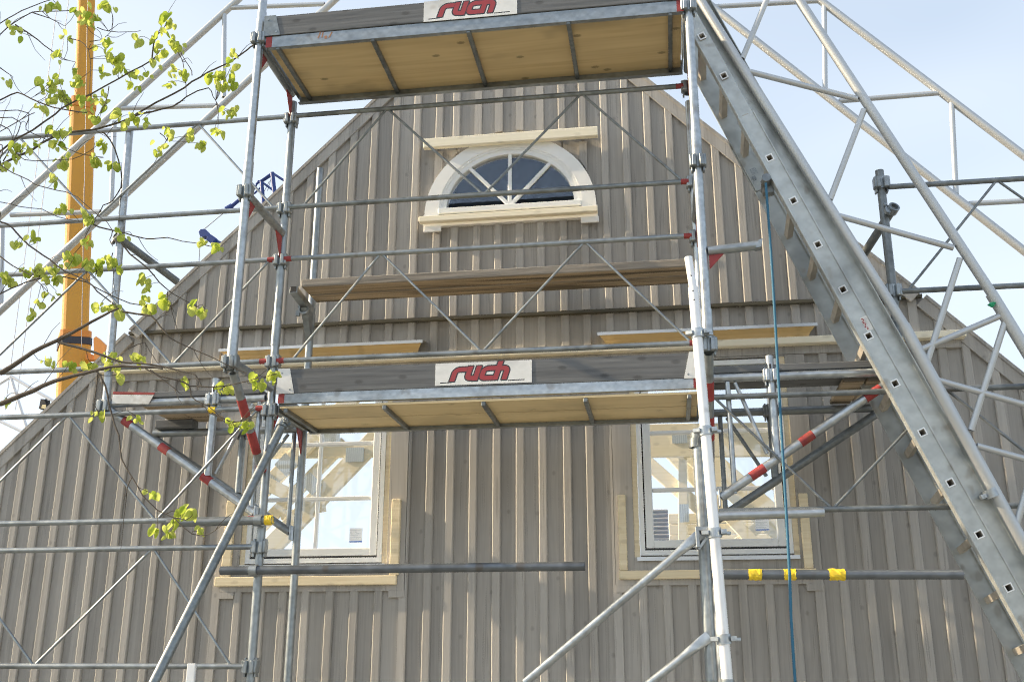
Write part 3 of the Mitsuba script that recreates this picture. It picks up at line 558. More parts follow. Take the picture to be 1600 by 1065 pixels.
bracket('galvanised right bracket with red bands on its strut, beside the blue rope', 1.26, XR + .035, 4.118, Y1, 3.462, 'galvanised', [(.08, .17), (.47, .545), (.75, .83)], 0.598, 4.232, XR + .12)
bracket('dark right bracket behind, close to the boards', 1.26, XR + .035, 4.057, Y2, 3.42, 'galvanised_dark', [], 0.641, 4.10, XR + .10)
def plank(label, x0, x1, y0, y1, z, th, m, n=1, group=None):
    k = thing('plank', label, 'plank', group); w = (y1 - y0) / n
    for i in range(n): obj('board', cbox(x0 + rng.uniform(-.01, .01), x1 + rng.uniform(-.01, .01), y0 + i * w + .003, y0 + (i + 1) * w - .003, z, z + th, .004), m, k)
    return k
plank('weathered plank on the front of the left bracket', -3.199, XL - .06, Y1 - .02, Y1 + .14, 4.126, .035, 'old_grey_wood')
k = thing('plank', 'short brown crosswise boards resting on both left brackets', 'plank')
xs = np.linspace(-3.17, -2.82, 3)
for a, b in zip(xs[:-1], xs[1:]): obj('board', cbox(a + .004, b - .004, Y1 + .145, Y2 + .06, 4.125, 4.155, .004), 'plank_wood', k)
k = thing('wood_block', 'dark timber block on the rear left bracket tube', 'block'); obj('block', cbox(-3.246, -2.990, Y2 - .045, Y2 + .045, 4.068, 4.124, .004), 'old_grey_wood', k)
plank('long brown planks on the right brackets crossing in front of the right window head', XR + .05, 1.30, Y1 - .02, Y1 + .36, 4.143, .038, 'old_grey_wood', 2)
k = thing('plank', 'crosswise brown boards on the right brackets beside the ladder', 'plank')
xs = np.linspace(.99, 1.25, 3)
for a, b in zip(xs[:-1], xs[1:]): obj('board', cbox(a + .006, b - .006, Y1 + .1, Y2 + .05, 4.10, 4.125, .004), 'plank_wood', k)
k = thing('toe_flap', 'white and red sheet flap hanging on the left bracket tube', 'flap')
obj('sheet', [slab(sg.Polygon([(-3.236, 4.095), (-3.003, 4.083), (-2.977, 4.137), (-3.239, 4.150)]), Y1 - .031, Y1 - .028)], 'sign_white', k)
obj('red_edge', [slab(sg.Polygon([(-3.239, 4.152), (-2.977, 4.139), (-2.971, 4.152), (-3.237, 4.168)]), Y1 - .031, Y1 - .028)], 'red_paint', k)
k = thing('wall_plank', 'long weathered plank above the lower deck crossing the cladding under the arched window', 'plank')
zq = 4.882; zr_ = zq
for y0, y1 in ((5.80, 5.945), (5.952, 6.095)): obj('board', cbox(-2.214, XR - .0, y0, y1, zq - .0, zq + .052, .005), 'plank_wood', k)
k = thing('plank_bracket', 'square tube bracket holding the left end of the long plank', 'bracket')
obj('arm', obox((XL, 5.78, 4.86), (XL, 6.10, 4.825), .05, .05, c=.004), 'galvanised_grey', k); obj('end_cap', box(XL - .02, XL + .02, 5.777, 5.779, 4.842, 4.88), 'black_rubber', k)
obj('arm_brace', plate([(XL, 5.98, 4.81), (XL, 6.11, 4.80), (XL, 6.11, 4.62)], .04, (1, 0, 0)), 'galvanised_grey', k); obj('clamp', clamp((XL, 6.0, 4.80), (0, 1, 0), .026), 'galvanised_grey', k, 40)
k = thing('plank_bracket', 'half pipe bracket arm with red gusset sticking out from the right front post', 'bracket')
obj('arm', [tube((0.270, 4.968, 4.632), (0.537, 4.968, 4.650), .0245)], 'galvanised_grey', k, 40)
obj('lip', plate([(0.507, 4.968, 4.627), (0.536, 4.968, 4.632), (0.546, 4.968, 4.677), (0.523, 4.968, 4.668)], .05, (0, 1, 0)), 'galvanised_grey', k)
obj('gusset', plate([(0.275, 4.968, 4.609), (0.350, 4.968, 4.615), (0.274, 4.968, 4.532)], .008, (0, 1, 0)), 'red_paint', k, label='red painted triangular gusset')

# loose tubes, raker and braces
def pipe(name, label, a, b, r=RT, m='dark_pipe', cat='tube', clamps=(), tapes=(), group=None):
    k = thing(name, label, cat, group); a, b = np.asarray(a, float), np.asarray(b, float); obj('tube', tube(a, b, r), m, k, 40); d = unit(b - a)
    for t in clamps: obj('clamp', clamp(a + (b - a) * t, d, r), 'galvanised_grey', k, 40)
    for t0, t1 in tapes:
        n = 20; i = np.arange(9) / 8; pp = [a + (b - a) * (t0 + (t1 - t0) * s) for s in i]
        mt = path_tube(pp, r + .0042, 16); v = mt.vertices.copy(); v[:144] += np.array([[rng.uniform(-1, 1) for _ in range(3)] for _ in range(144)]) * .0026
        obj('tape', trimesh.Trimesh(v, mt.faces, process=False), 'yellow_tape', k, 20, label='crumpled yellow tape wrapped round the tube')
    return k
pipe('steel_tube', 'dark horizontal tube across the foot of the left window', (-2.451, 5.499, 3.109), (-0.434, 5.499, 3.109), clamps=[.095])
pipe('steel_tube', 'dark horizontal tube with three yellow tapes below the right window', (0.164, 5.494, 3.058), (1.449, 5.494, 3.044), clamps=[.02], tapes=[(.187, .238), (.325, .37), (.497, .558)])
pipe('steel_tube', 'grey horizontal tube stub in front of the right window pane', (0.236, 5.504, 3.357), (0.809, 5.504, 3.366), r=.0245, m='galvanised')
pipe('steel_tube', 'grey tube with yellow end beside the left window', (-2.793, 5.499, 3.377), (-2.172, 5.499, 3.382), m='galvanised_dark', clamps=[.87], tapes=[(.93, .998)])
pipe('raker', 'thick slanting raker tube at the lower left running down towards the viewer', (-2.125, 5.464, 3.946), ((-2.125, 5.464, 3.946) + (A3(*(-2.401, 4.750, 2.530)) - A3(*(-2.125, 5.464, 3.946))) * 1.9), r=RT, m='galvanised_mid', cat='brace', clamps=[.012])
pipe('stub_tube', 'dark stub tube clamped to the post on the left bracket', (-3.342, 5.504, 5.181), (-3.104, 5.904, 5.006), m='galvanised_dark', clamps=[.05])
pipe('stub_tube', 'weathered stub tube clamped to the dark post above the ladder', (1.338, 5.494, 5.057), (1.188, 5.904, 4.883), m='galvanised_dark', clamps=[.05])
def flat_brace(label, a, b):
    k = thing('diagonal_brace', label, 'brace'); a, b = np.asarray(a, float), np.asarray(b, float); d = unit(b - a)
    obj('tube', tube(a, b - d * .14, .0185), 'galvanised', k, 40); m = trimesh.convex.convex_hull(np.vstack([tube(b - d * .15, b - d * .10, .0185, hollow=False).vertices, obox(b - d * .03, b + d * .02, .05, .006, up=(0, 1, 0)).vertices]))
    obj('flattened_end', m, 'galvanised', k, 30); return k
k = flat_brace('upper bright diagonal brace running from the prop post down to the left', np.array((-0.682, 4.970, 2.533)) + .0, (0.140, 4.970, 3.189))
obj('clamp', [cbox(0.133, 0.151, 4.94, 5.03, 3.136, 3.231, .003), cbox(0.133, 0.199, 4.94, 5.03, 3.213, 3.234, .003), obox((0.145, 4.950, 3.130), (0.183, 4.950, 3.180), .01, .012)], 'galvanised', k)
flat_brace('lower bright diagonal brace at the bottom edge by the prop post', (-0.271, 4.970, 2.413), (0.156, 4.970, 2.728))
k = thing('aluminium_pole', 'bright white aluminium telescopic pole leaning on the right posts', 'pole')
yw = 4.90
obj('outer_tube', tube((0.238, 4.900, 2.548), (0.183, 4.900, 4.414), .0255), 'white_aluminium', k, 40); obj('inner_tube', tube((0.185, 4.900, 4.393), (0.168, 4.900, 4.577), .0205), 'white_aluminium', k, 40)
obj('foot', tube((0.238, 4.900, 2.537), (0.238, 4.900, 2.553), .029), 'galvanised_grey', k, 40)
for q in ((0.193, 4.900, 4.171), (0.203, 4.900, 3.680), (0.218, 4.900, 3.197), (0.233, 4.900, 2.723)):
    q = np.array(q); obj('clamp', [clamp(q, (-.07, 0, 1), .0255), obox(q + A3(-.055, -.005, 0), q + A3(-.02, -.02, 0), .03, .022, c=.003), obox(q + A3(.02, .0, 0), q + A3(.075, .02, 0), .018, .016, c=.003)], 'galvanised', k, 40)
for q in ((0.176, 4.879, 4.471), (0.181, 4.874, 4.387), (0.184, 4.874, 4.340)):
    q = np.array(q); obj('pin_hole', tube(q, q + A3(0, .004, 0), .004, hollow=False, n=10), 'black_rubber', k)
k = thing('batten_end', 'bright top end of an upright plank at the bottom left', 'plank'); obj('plank', obox((-2.429, 5.2, 0.3), (-2.430, 5.2, 2.618), .02, .045, up=(1, 0, 0), c=.003), 'white_aluminium', k)

# ------------------------------------------------------------------ inclined ladder hoist
LO, LD, LE = A3(.323, 5.2, 6.055), A3(.39286, .075, -.91786), A3(.0292, .9962, -.0823); LD = unit(LD)
LN = unit(np.cross(LD, LE)); LN = LN if LN[0] > 0 else -LN
LE = unit(LE)
hoist = thing('ladder_hoist', 'long aluminium ladder hoist slanting down the right side with a tubular side truss', 'ladder hoist')
def lift_bar(n0, n1, e0, e1, s0, s1):
    v = np.array([LO + LD * s + LN * n + LE * e for s in (s0, s1) for n in (n0, n1) for e in (e0, e1)]); return trimesh.convex.convex_hull(v)
S0, S1 = -.55, 4.3
def stringer(e, s, s0, s1, dn=0.0, w=.098):
    """Channel section: web with outward flanges and a stiffening lip."""
    a, b = -w / 2 + dn, w / 2 + dn
    return [lift_bar(a, b, e, e + s * .004, s0, s1), lift_bar(a, a + .006, e + s * .004, e - s * .012, s0, s1), lift_bar(b - .004, b, e, e + s * .04, s0, s1), lift_bar(a, a + .004, e, e + s * .03, s0, s1)]
hole_s = [.28 * i for i in range(15)]
def web_with_holes(e, s0, s1, w=.098):
    g = sg.box(s0, -w / 2, s1, w / 2)
    for h in hole_s:
        if s0 + .05 < h < s1 - .05: g = g.difference(sg.box(h - .010, -.010, h + .010, .010).buffer(.0045))
    m = trimesh.creation.extrude_polygon(g, .004); v = m.vertices; q = LO + np.outer(v[:, 0], LD) + np.outer(v[:, 1], LN) + np.outer(v[:, 2] + e, LE)
    return trimesh.Trimesh(q, m.faces, process=False)
JS = .55                                                       # where the upper section slides into the lower one
near = [web_with_holes(-.004, JS, S1), lift_bar(-.049, -.043, -.016, -.0042, JS, S1), lift_bar(.043, .049, -.012, -.0042, JS, S1), lift_bar(-.049, -.045, .0002, .04, JS, S1), lift_bar(.045, .049, .0002, .04, JS, S1)]
obj('stringer', near, 'profile_metal', hoist)
near2 = [web_with_holes(.004, S0, JS + .25, .086), lift_bar(-.043, -.038, -.008, .0038, S0, JS + .2), lift_bar(-.043, -.039, .0085, .04, S0, JS + .2), lift_bar(.039, .043, .0085, .04, S0, JS + .2)]
obj('stringer', near2, 'profile_metal', hoist)
LWD = .40
obj('stringer', [lift_bar(-.052, .135, LWD, LWD + .004, JS - .1, S1), lift_bar(-.052, -.047, LWD - .007, LWD - .0002, JS - .1, S1), lift_bar(.046, .052, LWD - .014, LWD - .0002, JS - .1, S1), lift_bar(.129, .135, LWD - .03, LWD - .0002, JS - .1, S1)], 'profile_metal', hoist)
obj('stringer', [lift_bar(-.045, .128, LWD - .012, LWD - .006, S0, JS + .25), lift_bar(-.045, -.04, LWD - .02, LWD - .0122, S0, JS + .25)], 'profile_metal', hoist)
for h in hole_s:
    c = LO + LD * h
    v = np.array([LO + LD * (h + a) + LN * b + LE * e for e in (.006, LWD - .012) for a in (-.011, .011) for b in (-.011, .011)])
    # hollow square rung with its pale collar round the hole
    obj('rung', [lift_bar(x0, x1, .002, LWD, h + a, h + b) for x0, x1, a, b in ((-.018, -.0135, -.018, .018), (.0135, .018, -.018, .018), (-.0135, .0135, -.018, -.0135), (-.0135, .0135, .0135, .018))], 'rung_metal', hoist)
    if abs(h - .56) > .01: obj('rung_collar', [lift_bar(x0, x1, -.008, -.0042, h + a, h + b) for x0, x1, a, b in ((-.0205, -.0145, -.0205, .0205), (.0145, .0205, -.0205, .0205), (-.0145, .0145, -.0205, -.0145), (-.0145, .0145, .0145, .0205))], 'white_aluminium', hoist)
    obj('rung_inside', lift_bar(-.0132, .0132, .06, .064, h - .0132, h + .0132), 'black_rubber', hoist)
obj('guide_rail', [lift_bar(.03, .15, .052, .056, S0, S1), lift_bar(.146, .15, .0, .0518, S0, S1)], 'profile_metal', hoist)
obj('inner_guide', [lift_bar(.056, .060, .14, .18, JS, S1), lift_bar(.030, .034, .22, .235, JS, S1)], 'profile_metal', hoist)
cs_ = (lambda q: [q])
for nm, a, b, r in (('chord', (0.279, 5.176, 6.387), (1.283, 5.351, 4.297), .026), ('chord', (1.275, 5.350, 4.311), (1.829, 5.460, 2.952), .0305), ('chord', (0.799, 5.192, 6.421), (1.751, 5.358, 4.432), .026), ('chord', (1.732, 5.355, 4.464), (2.098, 5.424, 3.632), .0305)):
    obj(nm, tube(a, b, r), 'aluminium', hoist, 40)
for a, b in (((0.723, 5.197, 6.311), (0.542, 5.218, 5.900)), ((0.571, 5.224, 5.818), (1.153, 5.259, 5.611)), ((1.182, 5.264, 5.545), (0.957, 5.291, 5.027)), ((0.980, 5.298, 4.937), (1.570, 5.332, 4.724)), ((1.596, 5.337, 4.663), (1.371, 5.366, 4.109)), ((1.352, 5.361, 4.178), (1.780, 5.364, 4.351)), ((1.785, 5.367, 4.317), (1.550, 5.397, 3.751)), ((1.418, 5.375, 4.013), (1.971, 5.406, 3.826)), ((1.570, 5.403, 3.672), (1.907, 5.421, 3.565)), ((1.943, 5.404, 3.846), (1.701, 5.436, 3.244))):
    obj('truss_web', tube(a, b, .0165), 'aluminium', hoist, 40)
a, b = A3(*(1.610, 5.420, 3.434)), A3(*(1.629, 5.424, 3.386)); obj('clamp', clamp(a, b - a, .031), 'galvanised', hoist, 40)
# small label and green tie
def on_near(s, n, e=-.0045): return LO + LD * s + LN * n + LE * e
lb = obj('label_sticker', lift_bar(.005, .041, -.0052, -.0042, 1.855, 1.935), 'sign_white', hoist, label='small white label with red script on the ladder side')
obj('sticker_print', [lift_bar(.008 + .004 * math.sin(i * 1.9), .016 + .004 * math.sin(i * 1.9), -.0058, -.0053, 1.862 + i * .0075, 1.868 + i * .0075) for i in range(9)], 'print_red', hoist)
obj('sticker_print', [lift_bar(.021 + j * .005, .0225 + j * .005, -.0058, -.0053, 1.862, 1.915 - .008 * (j % 2)) for j in range(3)], 'print_grey', hoist)
q = A3(*(1.718, 5.359, 4.395)); obj('green_tie', [trimesh.creation.torus(.012, .003).apply_translation(q + A3(-.006 + i * .006, -.03, .004 * i)) for i in range(3)] + [trimesh.creation.icosphere(2, .014).apply_translation(q + A3(.0, -.03, 0))], 'green_tape', hoist, 40, label='green plastic tie knotted round the upper chord')
q = LO + LD * .93 + LE * .36 + LN * (-.01)
obj('rope_pulley', [tube(A3(*(0.627, 5.300, 5.162)) - LE * .05, A3(*(0.627, 5.300, 5.162)) + LE * .1, .025, hollow=False), tube(A3(*(0.664, 5.330, 5.151)), A3(*(0.607, 5.330, 5.187)), .012, hollow=False), cbox(*sorted((0.609, 0.670)), 5.31, 5.36, 5.100, 5.146, .005)], 'galvanised_dark', hoist, 40)
obj('section_catch', [lift_bar(-.02, .02, LWD - .012, LWD - .002, .66, .70), lift_bar(-.028, -.008, LWD - .018, LWD - .002, .71, .735)], 'galvanised_grey', hoist)
rope = thing('rope', 'blue rope hanging straight down from the ladder past the right window', 'rope')
rp = smooth_path([(0.616, 5.220, 5.116), (0.611, 5.200, 4.684), (0.600, 5.170, 4.260), (0.587, 5.140, 3.832), (0.573, 5.100, 3.316), (0.563, 5.080, 3.011), (0.547, 5.050, 2.531), (0.548 - .01, 5.05, .6)], .05)
tw = np.arange(len(rp)); obj('strand', path_tube(rp, .0068, 10), 'rope_blue', rope, True)

# ------------------------------------------------------------------ lattice girders of the cover roof
def girder(label, chords, webs):
    k = thing('lattice_girder', label, 'girder', None)
    for a, b in chords: obj('chord', tube(a, b, .0245), 'aluminium', k, 40)
    for a, b in webs: obj('web', tube(a, b, .016), 'aluminium', k, 40)
YGl = 5.86; YG = 5.86
girder('sloping aluminium lattice girder behind the branches at the left', [((-4.754, 5.860, 5.220), (-2.547, 5.860, 7.414)), ((-4.628, 5.860, 4.533), (-1.836, 5.860, 7.334))],
       [((-2.942, 5.860, 7.017), (-2.885, 5.860, 6.332)), ((-2.933, 5.860, 6.272), (-3.633, 5.860, 6.309)), ((-3.673, 5.860, 6.209), (-3.616, 5.860, 5.582)), ((-3.688, 5.860, 5.527), (-4.348, 5.860, 5.545)), ((-4.402, 5.860, 5.482), (-4.311, 5.860, 4.874)), ((-2.891, 5.860, 7.051), (-2.205, 5.860, 7.011))])
girder('sloping aluminium lattice girder against the sky at the upper right', [((0.821, 5.860, 7.026), (2.670, 5.860, 4.964)), ((0.032, 5.860, 7.162), (2.402, 5.860, 4.570))],
       [((0.439, 5.860, 6.711), (1.106, 5.860, 6.687)), ((1.146, 5.860, 6.661), (1.097, 5.860, 6.026)), ((1.173, 5.860, 5.951), (1.784, 5.860, 5.956)), ((1.832, 5.860, 5.907), (1.782, 5.860, 5.275)), ((1.846, 5.860, 5.207), (2.328, 5.860, 5.204)), ((2.431, 5.860, 5.193), (2.375, 5.860, 4.610))])

# ------------------------------------------------------------------ cranes behind
crane = thing('crane', 'tall telescopic yellow crane mast behind the branches at the left', 'crane')
YC = 25.0; B0, B1 = A3(*(-15.862, 25.000, 9.950)), A3(*(-17.164, 25.000, 22.386)); CD = unit(B1 - B0)
def mast(t0, t1, w, off=0.0):
    a, b = B0 + (B1 - B0) * t0, B0 + (B1 - B0) * t1; x = unit(A3(.80, .60, 0) - CD * np.dot(A3(.80, .60, 0), CD)); y = np.cross(CD, x); c = w * .08; q = []
    for p in (a, b):
        for sx, sy in ((-1, -1), (1, -1), (1, 1), (-1, 1)):
            q += [p + x * sx * (w / 2 - c) + y * sy * w / 2 + x * off, p + x * sx * w / 2 + y * sy * (w / 2 - c) + x * off]
    return trimesh.convex.convex_hull(np.array(q))
obj('mast_section', mast(.672, 1.6, .46), 'crane_yellow', crane); obj('mast_section', mast(.0915, .69, .65), 'crane_yellow', crane); obj('mast_section', mast(-1.2, .0915, .78), 'crane_yellow', crane)
obj('collar', mast(.68, .705, .70), 'crane_orange', crane); obj('collar', mast(.083, .099, .83), 'print_black', crane, label='dark collar at the joint of the mast'); obj('collar', mast(.10, .115, .80), 'crane_orange', crane)
obj('hook_bracket', [plate([(-14.968, 24.500, 10.439), (-14.678, 24.500, 10.480), (-14.686, 24.500, 10.823), (-14.874, 24.500, 10.849), (-14.999, 24.500, 11.091), (-15.066, 24.500, 11.039)], .2, (0, 1, 0)), plate([(-15.333, 24.700, 10.513), (-15.361, 24.700, 10.714), (-15.107, 24.700, 10.630), (-15.090, 24.700, 10.503)], .2, (0, 1, 0))], 'crane_orange', crane)
for a, b in (((-17.716, 24.400, 22.475), (-17.343, 24.400, 9.137)), ((-17.350, 24.400, 22.435), (-17.044, 24.400, 9.127)), ((-16.741, 24.400, 22.139), (-15.377, 24.400, 10.750))): obj('cable', tube(a, b, .009, n=8, hollow=False), 'steel_wire', crane, 40)
bc = thing('blue_crane', 'blue lattice jib tip with hanging hook block behind the left roof edge', 'crane')
YB = 14.0
for a, b, r in (((-6.117, 14.000, 9.929), (-6.006, 14.000, 9.247), .032), ((-5.950, 14.000, 10.074), (-5.829, 14.000, 9.399), .036), ((-6.205, 14.000, 9.891), (-5.948, 14.000, 10.074), .018), ((-5.996, 14.100, 10.128), (-5.580, 14.100, 9.828), .02), ((-6.117, 14.000, 9.929), (-5.808, 14.000, 9.684), .018), ((-6.096, 14.000, 9.860), (-6.223, 14.000, 9.725), .015), ((-6.229, 14.000, 9.803), (-6.167, 14.000, 9.955), .015), ((-6.481, 14.000, 9.631), (-6.232, 14.000, 9.837), .022), ((-6.189, 14.200, 10.044), (-6.045, 14.200, 10.136), .02)):
    obj('jib_bar', tube(a, b, r, hollow=False, n=10), 'crane_blue', bc, 40)
obj('jib_rod', [tube((-6.589, 14.000, 9.528), (-6.420, 14.000, 9.672), .03, hollow=False, n=10), tube((-6.659, 14.000, 9.477), (-6.569, 14.000, 9.549), .055, .04, hollow=False, n=12)], 'crane_blue', bc, 40)
obj('stay_wire', [tube((-6.004, 14.000, 9.765), (-5.957, 14.000, 9.985), .006, n=6, hollow=False), tube((-6.074, 14.000, 9.714), (-5.985, 14.000, 9.931), .006, n=6, hollow=False)], 'steel_wire', bc)
obj('pulley_wheel', tube(A3(*(-6.983, 14.000, 9.081)) - A3(0, .06, 0), A3(*(-6.983, 14.000, 9.081)) + A3(0, .06, 0), .066, hollow=False), 'crane_blue', bc, 40)
obj('hook_block', [obox((-7.052, 14.000, 9.129), (-6.826, 14.000, 8.984), .12, .07, c=.01), obox((-6.914, 14.000, 9.022), (-6.778, 14.000, 8.926), .12, .11, c=.02), tube((-6.825, 14.000, 8.973), (-6.625, 14.000, 8.874), .025, hollow=False)], 'crane_blue', bc)
obj('hoist_wire', [tube((-6.648, 14.000, 9.476), (-7.003, 14.000, 9.169), .007, n=6, hollow=False), tube((-7.056, 14.000, 9.063), (-7.016, 14.000, 8.286), .007, n=6, hollow=False)], 'steel_wire', bc)
wl = thing('lattice_boom', 'pale lattice boom behind the roof at the far left', 'boom'); YW_ = 20.0
for a, b in (((-14.185, 20.000, 8.714), (-12.664, 20.000, 7.876)), ((-14.626, 20.000, 7.858), (-13.322, 20.000, 7.275)), ((-14.196, 20.000, 8.685), (-13.585, 20.000, 7.424)), ((-14.201, 20.000, 8.714), (-14.856, 20.000, 8.300)), ((-15.005, 20.000, 9.162), (-14.185, 20.000, 8.714))): obj('bar', tube(a, b, .034, hollow=False, n=10), 'pale_steel', wl, 40)
la = thing('work_lamp', 'small black work lamp hanging under the pale boom at the far left', 'lamp')
obj('housing', plate([(-13.245, 19.800, 7.890), (-13.108, 19.800, 7.871), (-13.097, 19.800, 7.999), (-13.158, 19.800, 8.100), (-13.233, 19.800, 8.103)], .12, (0, 1, 0)), 'black_rubber', la); obj('lamp_glass', plate([(-13.179, 19.730, 7.892), (-13.080, 19.730, 7.874), (-13.079, 19.730, 7.966), (-13.169, 19.730, 7.970)], .01, (0, 1, 0)), 'lamp_glass', la)
obj('arm', [tube((-13.158, 19.800, 8.100), (-13.074, 19.800, 8.040), .025, hollow=False, n=8), tube((-13.078, 19.800, 8.069), (-13.046, 19.800, 7.954), .025, hollow=False, n=8)], 'black_rubber', la)

